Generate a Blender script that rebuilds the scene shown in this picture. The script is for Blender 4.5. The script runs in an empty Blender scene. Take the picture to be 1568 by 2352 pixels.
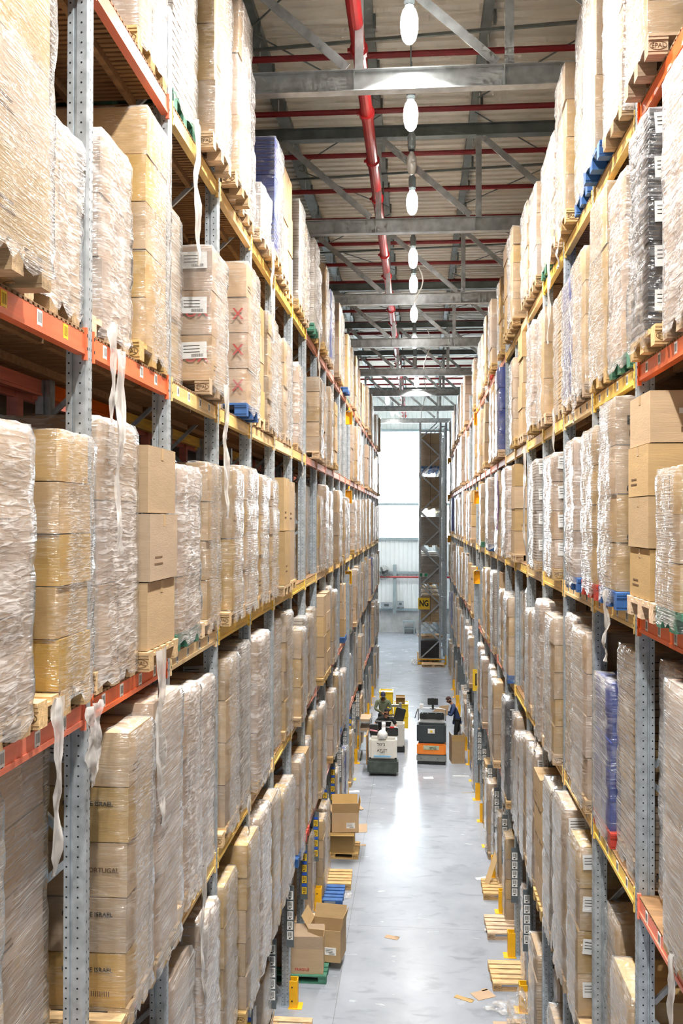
import bpy, bmesh, math, random
from mathutils import Vector, Matrix, noise, Euler
R = random.Random(7)
PI = math.pi
SC = bpy.context.scene
COL = SC.collection
H = 7.894
WL, WR = 2.034, 1.766
ZL, ZR, BAY = 5.545, 7.578, 1.843
LEVL = [2.03, 4.33, 6.62, 8.90, 11.20]     # undersides of the beams, left rack
LEVR = [2.45, 4.73, 6.99, 9.00, 11.08]
BH = 0.13
NB = 24                                     # bays -1 .. 22
ZT = 6.35                                   # truss spacing
HT = H + 6.24

# ------------------------------------------------------------------ materials
def nodes_of(name):
    m = bpy.data.materials.new(name); m.use_nodes = True
    nt = m.node_tree; b = nt.nodes['Principled BSDF']
    return m, nt, b
def N(nt, t, **kw):
    n = nt.nodes.new(t)
    for k, v in kw.items():
        if k.startswith('i_'):
            n.inputs[k[2:].replace('_', ' ')].default_value = v
        else:
            setattr(n, k, v)
    return n
def obj_coord(nt, scale=(1, 1, 1), rot=(0, 0, 0)):
    tc = N(nt, 'ShaderNodeTexCoord'); mp = N(nt, 'ShaderNodeMapping')
    mp.inputs['Scale'].default_value = scale; mp.inputs['Rotation'].default_value = rot
    nt.links.new(tc.outputs['Object'], mp.inputs['Vector'])
    return mp.outputs['Vector']
def ramp(nt, fac, stops):
    r = N(nt, 'ShaderNodeValToRGB')
    el = r.color_ramp.elements
    while len(el) < len(stops): el.new(0.5)
    for e, (p, c) in zip(el, stops):
        e.position = p; e.color = tuple(c) + (1,) if len(c) == 3 else c
    nt.links.new(fac, r.inputs['Fac'])
    return r.outputs['Color']
def mat(name, col, rough=0.5, metal=0.0, var=0.12, nscale=6.0, bump=0.0, bscale=40.0, emit=None, estr=0, coat=0, rnd=0.0, stretch=(1, 1, 1)):
    m, nt, b = nodes_of(name)
    v = obj_coord(nt, stretch)
    n = N(nt, 'ShaderNodeTexNoise'); n.inputs['Scale'].default_value = nscale; n.inputs['Detail'].default_value = 4
    nt.links.new(v, n.inputs['Vector'])
    lo = tuple(max(0, c * (1 - var)) for c in col); hi = tuple(min(1, c * (1 + var)) for c in col)
    c = ramp(nt, n.outputs['Fac'], [(0.3, lo), (0.7, hi)])
    if rnd:
        oi = N(nt, 'ShaderNodeObjectInfo'); hs = N(nt, 'ShaderNodeHueSaturation')
        mr = N(nt, 'ShaderNodeMapRange'); mr.inputs['To Min'].default_value = 1 - rnd; mr.inputs['To Max'].default_value = 1 + rnd
        nt.links.new(oi.outputs['Random'], mr.inputs['Value']); nt.links.new(mr.outputs[0], hs.inputs['Value'])
        mr2 = N(nt, 'ShaderNodeMapRange'); mr2.inputs['To Min'].default_value = 0.493; mr2.inputs['To Max'].default_value = 0.504
        ml = N(nt, 'ShaderNodeMath', operation='MULTIPLY'); ml.inputs[1].default_value = 7.31
        fr = N(nt, 'ShaderNodeMath', operation='FRACT')
        nt.links.new(oi.outputs['Random'], ml.inputs[0]); nt.links.new(ml.outputs[0], fr.inputs[0])
        nt.links.new(fr.outputs[0], mr2.inputs['Value']); nt.links.new(mr2.outputs[0], hs.inputs['Hue'])
        mr3 = N(nt, 'ShaderNodeMapRange'); mr3.inputs['To Min'].default_value = 0.7; mr3.inputs['To Max'].default_value = 1.1
        nt.links.new(fr.outputs[0], mr3.inputs['Value']); nt.links.new(mr3.outputs[0], hs.inputs['Saturation'])
        nt.links.new(c, hs.inputs['Color']); c = hs.outputs['Color']
    nt.links.new(c, b.inputs['Base Color'])
    b.inputs['Roughness'].default_value = rough; b.inputs['Metallic'].default_value = metal
    b.inputs['Coat Weight'].default_value = coat
    if bump:
        n2 = N(nt, 'ShaderNodeTexNoise'); n2.inputs['Scale'].default_value = bscale; n2.inputs['Detail'].default_value = 3
        nt.links.new(v, n2.inputs['Vector'])
        bp = N(nt, 'ShaderNodeBump'); bp.inputs['Strength'].default_value = bump; bp.inputs['Distance'].default_value = 0.01
        nt.links.new(n2.outputs['Fac'], bp.inputs['Height']); nt.links.new(bp.outputs['Normal'], b.inputs['Normal'])
    if emit:
        b.inputs['Emission Color'].default_value = tuple(emit) + (1,); b.inputs['Emission Strength'].default_value = estr
    return m
def film_mat(name, tint, amin, amax, rough=0.12, streak=(3, 3, 60), rot=(0.5, 0.35, 0), bump=0.6):
    """stretch film: haze patches and painted-in grazing glare over a clear layer, with a glossy wrinkled surface"""
    m, nt, b = nodes_of(name); nt.nodes.remove(b); L = nt.links.new
    v = obj_coord(nt, streak, rot)
    n = N(nt, 'ShaderNodeTexNoise'); n.inputs['Scale'].default_value = 1.0; n.inputs['Detail'].default_value = 2; n.inputs['Distortion'].default_value = 0.6
    L(v, n.inputs['Vector'])
    oi = N(nt, 'ShaderNodeObjectInfo'); ad = N(nt, 'ShaderNodeVectorMath', operation='ADD')
    cb = N(nt, 'ShaderNodeCombineXYZ'); ml = N(nt, 'ShaderNodeMath', operation='MULTIPLY'); ml.inputs[1].default_value = 50
    L(oi.outputs['Random'], ml.inputs[0]); L(ml.outputs[0], cb.inputs[0]); L(ml.outputs[0], cb.inputs[2])
    n2 = N(nt, 'ShaderNodeTexNoise'); n2.inputs['Scale'].default_value = 4.5; n2.inputs['Detail'].default_value = 2; n2.inputs['Distortion'].default_value = 0.8
    L(obj_coord(nt), ad.inputs[0]); L(cb.outputs[0], ad.inputs[1]); L(ad.outputs[0], n2.inputs['Vector'])
    hz = N(nt, 'ShaderNodeMapRange'); hz.inputs['From Min'].default_value = 0.49; hz.inputs['From Max'].default_value = 0.62
    hz.inputs['To Min'].default_value = amin; hz.inputs['To Max'].default_value = amax
    mu = N(nt, 'ShaderNodeMath', operation='ADD'); hf = N(nt, 'ShaderNodeMath', operation='MULTIPLY'); hf.inputs[1].default_value = 0.5
    L(n.outputs['Fac'], mu.inputs[0]); L(n2.outputs['Fac'], mu.inputs[1]); L(mu.outputs[0], hf.inputs[0]); L(hf.outputs[0], hz.inputs['Value'])
    lw = N(nt, 'ShaderNodeLayerWeight'); lw.inputs['Blend'].default_value = 0.5
    pw = N(nt, 'ShaderNodeMath', operation='POWER'); pw.inputs[1].default_value = 2.2; L(lw.outputs['Facing'], pw.inputs[0])
    gh = N(nt, 'ShaderNodeMath', operation='MULTIPLY_ADD', use_clamp=True); ss = N(nt, 'ShaderNodeMapRange'); ss.inputs['From Min'].default_value = 0.40; ss.inputs['From Max'].default_value = 0.62; ss.inputs['To Min'].default_value = 0.22; ss.inputs['To Max'].default_value = 0.75  # streaked white added at grazing views, standing in for lamp and window glare
    L(n.outputs['Fac'], ss.inputs['Value']); L(ss.outputs[0], gh.inputs[1])
    L(pw.outputs[0], gh.inputs[0]); L(hz.outputs[0], gh.inputs[2])
    bp = N(nt, 'ShaderNodeBump'); bp.inputs['Strength'].default_value = bump; bp.inputs['Distance'].default_value = 0.016
    L(n.outputs['Fac'], bp.inputs['Height'])
    bp2 = N(nt, 'ShaderNodeBump'); bp2.inputs['Strength'].default_value = bump; bp2.inputs['Distance'].default_value = 0.028
    L(n2.outputs['Fac'], bp2.inputs['Height']); L(bp.outputs['Normal'], bp2.inputs['Normal'])
    tr = N(nt, 'ShaderNodeBsdfTransparent'); d0 = N(nt, 'ShaderNodeBsdfDiffuse'); tl_ = N(nt, 'ShaderNodeBsdfTranslucent'); df = N(nt, 'ShaderNodeMixShader'); g1 = N(nt, 'ShaderNodeBsdfGlossy'); g2 = N(nt, 'ShaderNodeBsdfGlossy'); gl = N(nt, 'ShaderNodeMixShader'); gl.inputs[0].default_value = .16; g2.inputs['Roughness'].default_value = .30; L(g1.outputs[0], gl.inputs[1]); L(g2.outputs[0], gl.inputs[2])
    d0.inputs['Color'].default_value = tl_.inputs['Color'].default_value = tuple(tint) + (1,); df.inputs[0].default_value = .25; L(d0.outputs[0], df.inputs[1]); L(tl_.outputs[0], df.inputs[2]); g1.inputs['Color'].default_value = g2.inputs['Color'].default_value = (1, 1, 1, 1); g1.inputs['Roughness'].default_value = rough
    L(bp2.outputs['Normal'], d0.inputs['Normal']); L(bp2.outputs['Normal'], g1.inputs['Normal']); L(bp2.outputs['Normal'], g2.inputs['Normal'])
    m1 = N(nt, 'ShaderNodeMixShader'); L(gh.outputs[0], m1.inputs[0]); L(tr.outputs[0], m1.inputs[1]); L(df.outputs[0], m1.inputs[2])
    fr = N(nt, 'ShaderNodeMath', operation='POWER'); fr.inputs[1].default_value = 4.0; L(lw.outputs['Facing'], fr.inputs[0])
    fm = N(nt, 'ShaderNodeMath', operation='MULTIPLY_ADD', use_clamp=True); fm.inputs[1].default_value = 0.95; fm.inputs[2].default_value = 0.085
    L(fr.outputs[0], fm.inputs[0])
    m2 = N(nt, 'ShaderNodeMixShader'); L(fm.outputs[0], m2.inputs[0]); L(m1.outputs[0], m2.inputs[1]); L(gl.outputs[0], m2.inputs[2])
    L(m2.outputs[0], nt.nodes['Material Output'].inputs['Surface'])
    return m
M = {}
M['carton'] = mat('kraft_cardboard', (0.43, 0.282, 0.125), 0.75, var=0.08, nscale=3, rnd=0.16, bump=0.12, bscale=14, stretch=(1, 1, 3))
M['carton_pink'] = mat('pinkish_cardboard', (0.46, 0.315, 0.195), 0.75, var=0.07, nscale=3, rnd=0.1)
M['carton_gold'] = mat('golden_cardboard', (0.50, 0.305, 0.09), 0.7, var=0.08, nscale=3, rnd=0.08)
M['carton_dark'] = mat('black_printed_carton', (0.03, 0.03, 0.035), 0.4, var=0.2)
M['carton_grey'] = mat('grey_board', (0.40, 0.35, 0.30), 0.6, var=0.08, rnd=0.12)
M['carton_blue'] = mat('navy_printed_carton', (0.025, 0.05, 0.25), 0.4, var=0.15)
M['carton_in'] = mat('carton_inside', (0.34, 0.20, 0.09), 0.85, var=0.06)
M['tape'] = mat('packing_tape', (0.50, 0.34, 0.18), 0.25, var=0.03)
M['gap'] = mat('carton_seam_gap', (0.08, 0.045, 0.02), 0.9)
M['wood'] = mat('pallet_wood', (0.55, 0.36, 0.16), 0.75, var=0.3, nscale=5, rnd=0.22, bump=0.3, bscale=30, stretch=(1, 6, 6))
M['wood_green'] = mat('green_painted_wood', (0.06, 0.20, 0.13), 0.6, var=0.25)
M['wood_blue'] = mat('blue_painted_wood', (0.03, 0.11, 0.32), 0.6, var=0.25)
M['wood_red'] = mat('red_painted_wood', (0.50, 0.05, 0.03), 0.6, var=0.25)
M['slat'] = mat('shelf_slat_wood', (0.24, 0.13, 0.055), 0.8, var=0.25, nscale=4, stretch=(1, 6, 6))
M['ink'] = mat('black_ink', (0.02, 0.018, 0.015), 0.7)
M['ink_red'] = mat('red_ink', (0.45, 0.05, 0.04), 0.7)
M['ink_brown'] = mat('brown_ink', (0.13, 0.07, 0.03), 0.7)
M['ink_blue'] = mat('blue_ink', (0.05, 0.10, 0.45), 0.7)
M['paper'] = mat('white_label_paper', (0.80, 0.80, 0.78), 0.6, var=0.03)
M['ylabel'] = mat('yellow_label', (0.85, 0.55, 0.03), 0.5, var=0.03)
M['blabel'] = mat('blue_label', (0.02, 0.09, 0.50), 0.5, var=0.03)
M['galv'] = mat('galvanised_steel', (0.44, 0.50, 0.55), 0.42, metal=0.55, var=0.22, nscale=14, rnd=0.05)
M['galv_truss'] = mat('galvanised_truss_steel', (0.50, 0.53, 0.54), 0.42, metal=0.5, var=0.25, nscale=5)
M['galv_dark'] = mat('dull_purlin_steel', (0.20, 0.23, 0.22), 0.55, metal=0.5, var=0.2, nscale=3)
M['hole'] = mat('punched_hole', (0.01, 0.012, 0.015), 0.9)
M['orange'] = mat('orange_beam_paint', (0.78, 0.13, 0.025), 0.38, var=0.12, nscale=4, rnd=0.08, stretch=(1, 0.6, 6))
M['yellow'] = mat('yellow_beam_paint', (0.80, 0.53, 0.13), 0.38, var=0.25, nscale=4, rnd=0.10, stretch=(1, 0.6, 6))
M['fade'] = mat('faded_salmon_beam_paint', (0.62, 0.24, 0.15), 0.42, var=0.2, nscale=4, rnd=0.1, stretch=(1, 0.6, 6))
M['guard'] = mat('yellow_guard_paint', (0.88, 0.46, 0.01), 0.4, var=0.08)
M['red'] = mat('red_sprinkler_paint', (0.42, 0.018, 0.02), 0.35, var=0.12)
M['board'] = mat('dark_sign_board', (0.10, 0.12, 0.13), 0.5)
M['rubber'] = mat('black_rubber', (0.015, 0.016, 0.016), 0.6, var=0.2)
M['blackp'] = mat('black_plastic', (0.02, 0.022, 0.022), 0.35, var=0.2)
M['charcoal'] = mat('charcoal_cover', (0.035, 0.045, 0.048), 0.45, var=0.15)
M['truckwhite'] = mat('off_white_truck_paint', (0.62, 0.60, 0.54), 0.3, var=0.05, coat=0.4)
M['truckorange'] = mat('orange_truck_paint', (0.90, 0.24, 0.005), 0.3, var=0.05, coat=0.4)
M['truckgrey'] = mat('grey_truck_base', (0.22, 0.23, 0.22), 0.5, var=0.15)
M['mossgrey'] = mat('worn_dark_bumper', (0.06, 0.075, 0.065), 0.6, var=0.4, nscale=4)
M['yplastic'] = mat('yellow_crate_plastic', (0.85, 0.60, 0.03), 0.4)
M['steel'] = mat('brushed_steel', (0.6, 0.6, 0.6), 0.3, metal=0.8)
M['white'] = mat('white_plastic', (0.8, 0.8, 0.78), 0.35, var=0.03)
M['redp'] = mat('red_plastic', (0.6, 0.02, 0.02), 0.4)
M['pinkp'] = mat('pink_plastic', (0.8, 0.35, 0.38), 0.4)
M['green'] = mat('green_sign', (0.03, 0.30, 0.14), 0.5)
M['bulb'] = mat('glowing_lamp_glass', (1, 1, 1), 0.3, emit=(1.0, 0.965, 0.90), estr=30)
M['bulb'].cycles.emission_sampling = 'NONE'
M['red_branch'] = mat('shaded_red_pipe_paint', (0.24, 0.010, 0.012), 0.45, var=0.12)  # sprinkler red darkened, the shade under the roof put into the colour
M['bulb_off'] = mat('frosted_lamp_glass', (0.7, 0.72, 0.7), 0.2, var=0.02)
M['skin_a'] = mat('light_skin', (0.52, 0.27, 0.17), 0.5, var=0.05)
M['skin_b'] = mat('brown_skin', (0.20, 0.09, 0.05), 0.5, var=0.05)
M['hair'] = mat('dark_hair', (0.02, 0.013, 0.01), 0.7)
M['navy_cap'] = mat('navy_cap_cloth', (0.018, 0.022, 0.06), 0.8)
M['maroon_cap'] = mat('dark_maroon_beanie', (0.05, 0.018, 0.018), 0.85)
M['olive'] = mat('olive_fleece', (0.125, 0.145, 0.085), 0.9, var=0.15, nscale=8)
M['blackcloth'] = mat('black_cotton', (0.008, 0.009, 0.009), 0.85)
M['navycloth'] = mat('navy_sweater', (0.025, 0.045, 0.115), 0.9, var=0.2, nscale=8)
M['purple'] = mat('purple_bag_plastic', (0.22, 0.10, 0.30), 0.35)
M['film'] = film_mat('clear_stretch_film', (0.86, 0.85, 0.84), 0.0, 0.16, 0.09, streak=(8, 8, 100), bump=.8)
M['film_h'] = film_mat('tight_banded_film', (0.86, 0.85, 0.83), 0.0, 0.22, 0.09, streak=(3, 3, 90), rot=(0.08, 0.05, 0), bump=0.8)
M['film_milky'] = film_mat('milky_stretch_film', (0.86, 0.83, 0.82), 0.16, 0.55, 0.13, streak=(6, 6, 40), rot=(0.7, 0.6, 0))
M['film_dark'] = film_mat('loose_thin_film', (0.80, 0.80, 0.82), 0.0, 0.3, 0.10, streak=(2, 2, 25), rot=(0.2, 0.2, 0), bump=0.9)

M['film_tail'] = film_mat('whitish_loose_film', (0.92, 0.90, 0.87), 0.40, 0.95, 0.25, streak=(8, 8, 3), rot=(0, 0, 0), bump=.4)
def floor_mat():
    m, nt, b = nodes_of('polished_concrete')
    v = obj_coord(nt)
    n1 = N(nt, 'ShaderNodeTexNoise'); n1.inputs['Scale'].default_value = 0.6; n1.inputs['Detail'].default_value = 6; n1.inputs['Roughness'].default_value = 0.6
    n2 = N(nt, 'ShaderNodeTexNoise'); n2.inputs['Scale'].default_value = 1; n2.inputs['Detail'].default_value = 6; n2.inputs['Distortion'].default_value = 0.8
    v2 = obj_coord(nt, (1.6, 3.5, 1), (0, 0, 0.15))
    nt.links.new(v, n1.inputs['Vector']); nt.links.new(v2, n2.inputs['Vector'])
    c1 = ramp(nt, n1.outputs['Fac'], [(0.3, (0.25, 0.275, 0.315)), (0.7, (0.35, 0.38, 0.43))])
    c2 = ramp(nt, n2.outputs['Fac'], [(0.30, (0.30, 0.29, 0.27)), (0.44, (1, 1, 1))])
    mx = N(nt, 'ShaderNodeMix', data_type='RGBA', blend_type='MULTIPLY'); mx.inputs[0].default_value = 0.28
    nt.links.new(c1, mx.inputs[6]); nt.links.new(c2, mx.inputs[7])
    # saw-cut joints
    br = N(nt, 'ShaderNodeTexBrick'); br.offset = 0
    br.inputs['Scale'].default_value = 1; br.inputs['Brick Width'].default_value = 6.0; br.inputs['Row Height'].default_value = 5.8
    br.inputs['Mortar Size'].default_value = 0.006; br.inputs['Color1'].default_value = (1, 1, 1, 1); br.inputs['Color2'].default_value = (1, 1, 1, 1); br.inputs['Mortar'].default_value = (0.5, 0.45, 0.4, 1)
    vb = N(nt, 'ShaderNodeMapping'); tc = N(nt, 'ShaderNodeTexCoord'); nt.links.new(tc.outputs['Object'], vb.inputs['Vector'])
    vb.inputs['Location'].default_value = (1.3, 5.45, 0); nt.links.new(vb.outputs[0], br.inputs['Vector'])
    mx2 = N(nt, 'ShaderNodeMix', data_type='RGBA', blend_type='MULTIPLY'); mx2.inputs[0].default_value = 0.6
    nt.links.new(mx.outputs[2], mx2.inputs[6]); nt.links.new(br.outputs['Color'], mx2.inputs[7])
    nt.links.new(mx2.outputs[2], b.inputs['Base Color'])
    rr = N(nt, 'ShaderNodeMapRange'); rr.inputs['To Min'].default_value = 0.13; rr.inputs['To Max'].default_value = 0.34
    nt.links.new(n2.outputs['Fac'], rr.inputs['Value']); nt.links.new(rr.outputs[0], b.inputs['Roughness'])
    bp = N(nt, 'ShaderNodeBump'); bp.inputs['Strength'].default_value = 0.15; bp.inputs['Distance'].default_value = 0.01
    nt.links.new(n2.outputs['Fac'], bp.inputs['Height']); nt.links.new(bp.outputs[0], b.inputs['Normal'])
    return m
M['floor'] = floor_mat()
M['roof'] = mat('cream_roof_sheet', (0.80, 0.77, 0.66), 0.5, var=0.05, nscale=1.5)
M['cladding'] = mat('white_wall_cladding', (0.80, 0.84, 0.85), 0.45, var=0.05, nscale=1)
M['block'] = mat('grey_block_wall', (0.46, 0.47, 0.47), 0.85, var=0.18, nscale=3, bump=0.2, bscale=8)
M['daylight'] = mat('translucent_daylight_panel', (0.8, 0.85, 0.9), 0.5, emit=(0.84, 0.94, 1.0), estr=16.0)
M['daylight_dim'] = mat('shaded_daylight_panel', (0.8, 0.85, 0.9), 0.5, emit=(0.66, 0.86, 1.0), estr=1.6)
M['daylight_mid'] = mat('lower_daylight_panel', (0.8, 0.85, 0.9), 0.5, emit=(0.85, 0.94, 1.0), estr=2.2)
M['girt'] = mat('wall_girt_steel', (0.36, 0.44, 0.47), 0.5, metal=0.3)

# ------------------------------------------------------------------ geometry helpers
class MB:
    def __init__(s): s.v = []; s.f = []; s.m = []
    def quad(s, pts, m=0):
        n = len(s.v); s.v += [tuple(p) for p in pts]; s.f.append(tuple(range(n, n + len(pts)))); s.m.append(m)
    def box(s, c, d, m=0, rot=None):
        hx, hy, hz = d[0] / 2, d[1] / 2, d[2] / 2
        P = [Vector((x, y, z)) for x in (-hx, hx) for y in (-hy, hy) for z in (-hz, hz)]
        if rot is not None: P = [rot @ p for p in P]
        n = len(s.v); c = Vector(c); s.v += [tuple(p + c) for p in P]
        for f in ((0, 1, 3, 2), (4, 6, 7, 5), (0, 4, 5, 1), (2, 3, 7, 6), (0, 2, 6, 4), (1, 5, 7, 3)):
            s.f.append(tuple(n + i for i in f)); s.m.append(m)
    def bar(s, a, b, w, h, m=0, up=(0, 0, 1)):
        a = Vector(a); b = Vector(b); d = b - a; L = d.length; d.normalize()
        u = Vector(up); x = d.cross(u)
        if x.length < 1e-4: x = d.cross(Vector((1, 0, 0)))
        x.normalize(); z = x.cross(d)
        rot = Matrix((x, d, z)).transposed()
        s.box((a + b) / 2, (w, L, h), m, rot)
    def cyl(s, a, b, r, n=12, m=0, r2=None, cap=True):
        a = Vector(a); b = Vector(b); d = (b - a).normalized(); r2 = r if r2 is None else r2
        x = d.orthogonal().normalized(); y = d.cross(x); k = len(s.v)
        for i in range(n):
            t = 2 * PI * i / n; o = x * math.cos(t) + y * math.sin(t)
            s.v.append(tuple(a + o * r)); s.v.append(tuple(b + o * r2))
        for i in range(n):
            j = (i + 1) % n; s.f.append((k + 2 * i, k + 2 * j, k + 2 * j + 1, k + 2 * i + 1)); s.m.append(m)
        if cap:
            s.f.append(tuple(k + 2 * i for i in reversed(range(n)))); s.m.append(m)
            s.f.append(tuple(k + 2 * i + 1 for i in range(n))); s.m.append(m)
    def tube(s, pts, r, n=6, m=0):
        for p, q in zip(pts, pts[1:]): s.cyl(p, q, r, n, m)
    def lathe(s, prof, n=16, m=0, c=(0, 0, 0)):
        k = len(s.v)
        for (r, z) in prof:
            for i in range(n):
                t = 2 * PI * i / n; s.v.append((c[0] + r * math.cos(t), c[1] + r * math.sin(t), c[2] + z))
        for a in range(len(prof) - 1):
            for i in range(n):
                j = (i + 1) % n
                s.f.append((k + a * n + i, k + a * n + j, k + (a + 1) * n + j, k + (a + 1) * n + i)); s.m.append(m)
    def add(s, mesh, mtx, mmap=None):
        k = len(s.v); s.v += [tuple(mtx @ v.co) for v in mesh.vertices]
        for p in mesh.polygons:
            s.f.append(tuple(k + i for i in p.vertices)); s.m.append(p.material_index if mmap is None else mmap[p.material_index])
    def mesh(s, name, mats, smooth=False):
        me = bpy.data.meshes.new(name); me.from_pydata(s.v, [], s.f)
        for q in mats: me.materials.append(M[q] if isinstance(q, str) else q)
        me.polygons.foreach_set('material_index', s.m)
        if smooth: me.polygons.foreach_set('use_smooth', [True] * len(s.f))
        me.update(); return me
    def build(s, name, mats, parent=None, smooth=False, loc=None, bevel=0):
        me = s.mesh(name, mats if isinstance(mats, (list, tuple)) else [mats], smooth)
        if bevel:
            bm = bmesh.new(); bm.from_mesh(me)
            bmesh.ops.bevel(bm, geom=list(bm.edges), offset=bevel, segments=2, affect='EDGES', clamp_overlap=True)
            bm.to_mesh(me); bm.free()
        return link(name, me, parent, loc)
def link(name, me, parent=None, loc=None, rot=None, scale=None):
    o = bpy.data.objects.new(name, me); COL.objects.link(o)
    if parent is not None: o.parent = parent
    if loc is not None: o.location = loc
    if rot is not None: o.rotation_euler = rot
    if scale is not None: o.scale = scale
    return o
USED = set()
def tag(o, label, cat, group=None, kind=None):
    o['label'] = label; o['category'] = cat
    if group: o['group'] = group
    if kind: o['kind'] = kind
    if label in USED: print('DUP LABEL', label)
    if not 4 <= len(label.split()) <= 16: print('LABEL LEN', len(label.split()), label)
    USED.add(label); return o
def thing(name, label, cat, loc=(0, 0, 0), rotz=0, group=None):
    o = link(name, None, None, loc, (0, 0, rotz)); return tag(o, label, cat, group)
def struct(o): o['kind'] = 'structure'; return o
_dg = None
def eval_mesh(o, name):
    dg = bpy.context.evaluated_depsgraph_get()
    me = bpy.data.meshes.new_from_object(o.evaluated_get(dg)); me.name = name; return me
_txt = {}
def text_mesh(s, size, m, ext=0.0015, bold=0.0):
    key = (s, round(size, 4), m, bold)
    if key not in _txt:
        cu = bpy.data.curves.new('lettering', 'FONT'); cu.body = s; cu.size = size; cu.extrude = ext
        cu.offset = size * bold; cu.align_x = 'CENTER'; cu.align_y = 'CENTER'; cu.resolution_u = 3
        ob = bpy.data.objects.new('lettering', cu); COL.objects.link(ob)
        me = eval_mesh(ob, 'lettering'); bpy.data.objects.remove(ob); bpy.data.curves.remove(cu)
        me.materials.clear(); me.materials.append(M[m]); _txt[key] = me
    return _txt[key]
def text(s, size, m, parent, loc, rot, name='lettering', scale=None, bold=.01):
    return link(name, text_mesh(s, size, m, bold=bold), parent, loc, rot, scale)
FACE_CAM = (PI / 2, 0, 0)          # lettering readable when looking along +y
def arc(cx, cy, r, a0, a1, n): return [(cx + r * math.cos(a0 + (a1 - a0) * i / n), cy + r * math.sin(a0 + (a1 - a0) * i / n)) for i in range(n + 1)]
# ------------------------------------------------------------------ the building
b = MB(); b.quad([(-9, -30, 0), (9, -30, 0), (9, 63.5, 0), (-9, 63.5, 0)]); struct(b.build('floor', 'floor'))
b = MB(); y = -30; zr = H + 8.92                      # trapezoidal roof sheet, ribs across the aisle
while y < 63.4:
    for (y0, z0, y1, z1) in ((0, 0, .15, 0), (.15, 0, .18, .04), (.18, .04, .27, .04), (.27, .04, .30, 0)):
        b.quad([(-9, y + y0, zr + z0), (9, y + y0, zr + z0), (9, y + y1, zr + z1), (-9, y + y1, zr + z1)])
    y += .3
struct(b.build('ceiling', 'roof'))
for nm, x in (('wall_left', -9), ('wall_right', 9)):
    b = MB(); b.box((x + (0.05 if x > 0 else -0.05), 16.75, 8.6), (.1, 93.5, 17.2)); struct(b.build(nm, 'cladding'))
b = MB(); b.box((0, -30.05, 8.6), (18, .1, 17.2)); struct(b.build('wall_front', 'cladding'))
# far wall: block plinth, ribbed cladding, daylight panels between girts
b = MB(); b.box((0, 63.6, .79), (18, .2, 1.58)); struct(b.build('wall_plinth', 'block'))
b = MB(); x = -9
while x < 8.95:
    for (x0, d0, x1, d1) in ((0, 0, .2, 0), (.2, 0, .23, .03), (.23, .03, .27, .03), (.27, .03, .30, 0)):
        b.quad([(x + x0, 63.5 + d0, 1.58), (x + x1, 63.5 + d1, 1.58), (x + x1, 63.5 + d1, 6.5), (x + x0, 63.5 + d0, 6.5)])
        b.quad([(x + x0, 63.5 + d0, 14.05), (x + x1, 63.5 + d1, 14.05), (x + x1, 63.5 + d1, 17.2), (x + x0, 63.5 + d0, 17.2)])
    x += .3
struct(b.build('wall_back', 'cladding'))
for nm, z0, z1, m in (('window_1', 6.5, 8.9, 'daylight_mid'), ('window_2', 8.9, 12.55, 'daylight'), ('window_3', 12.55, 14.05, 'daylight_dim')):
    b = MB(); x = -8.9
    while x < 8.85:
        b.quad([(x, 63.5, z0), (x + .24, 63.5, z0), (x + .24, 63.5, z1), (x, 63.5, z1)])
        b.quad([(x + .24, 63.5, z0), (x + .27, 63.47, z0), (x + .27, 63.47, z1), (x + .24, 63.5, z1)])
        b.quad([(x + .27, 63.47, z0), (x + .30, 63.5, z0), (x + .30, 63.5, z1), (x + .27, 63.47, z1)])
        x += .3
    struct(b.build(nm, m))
b = MB()
for z in (1.6, 4.15, 6.48, 8.88, 14.0):
    b.box((0, 63.4, z), (18, .1, .16))
b.box((-1.55, 63.38, 3.0), (.24, .14, 3.4)); b.box((4.5, 63.38, 8), (.24, .14, 16)); b.box((-6.5, 63.38, 8), (.24, .14, 16))
struct(b.build('trim_1', 'girt'))
# roof trusses
XJ = [-7.08, -5.01, -2.94, -.87, 1.20, 3.27, 5.34, 7.41]
def truss(y):
    t = link('roof_truss', None, None, (0, y, HT)); t['kind'] = 'structure'
    b = MB()
    b.box((0, 0, -.006), (18, .16, .012)); b.box((0, 0, -.15), (18, .012, .28)); b.box((0, 0, -.294), (18, .16, .012))
    for x in XJ: b.box((x - .02, -.04, -.15), (.012, .07, .28)); b.box((x - .02, .04, -.15), (.012, .07, .28))
    b.build('bottom_chord', 'galv_truss', t)
    b = MB(); b.box((0, 0, 1.92), (18, .20, .012)); b.box((0, 0, 1.80), (18, .03, .22)); b.box((0, 0, 1.69), (18, .20, .014))
    b.build('top_chord', 'galv_dark', t)
    for i, x in enumerate(XJ):
        b = MB(); b.box((x + .05, -.03, .84), (.12, .012, 1.7)); b.box((x - .005, 0, .84), (.012, .07, 1.7)); b.build('strut', 'galv_truss', t)
        if i:
            b = MB(); b.bar((XJ[i - 1] + .12, -.035, 1.66), (x - .12, -.035, .04), .012, .13, up=(0, 0, 1)); b.bar((XJ[i - 1] + .12, 0, 1.70), (x - .12, 0, .08), .07, .012)
            b.build('diagonal', 'galv_truss', t)
    return t
for k in range(1, 10): truss(ZT * k)
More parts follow.
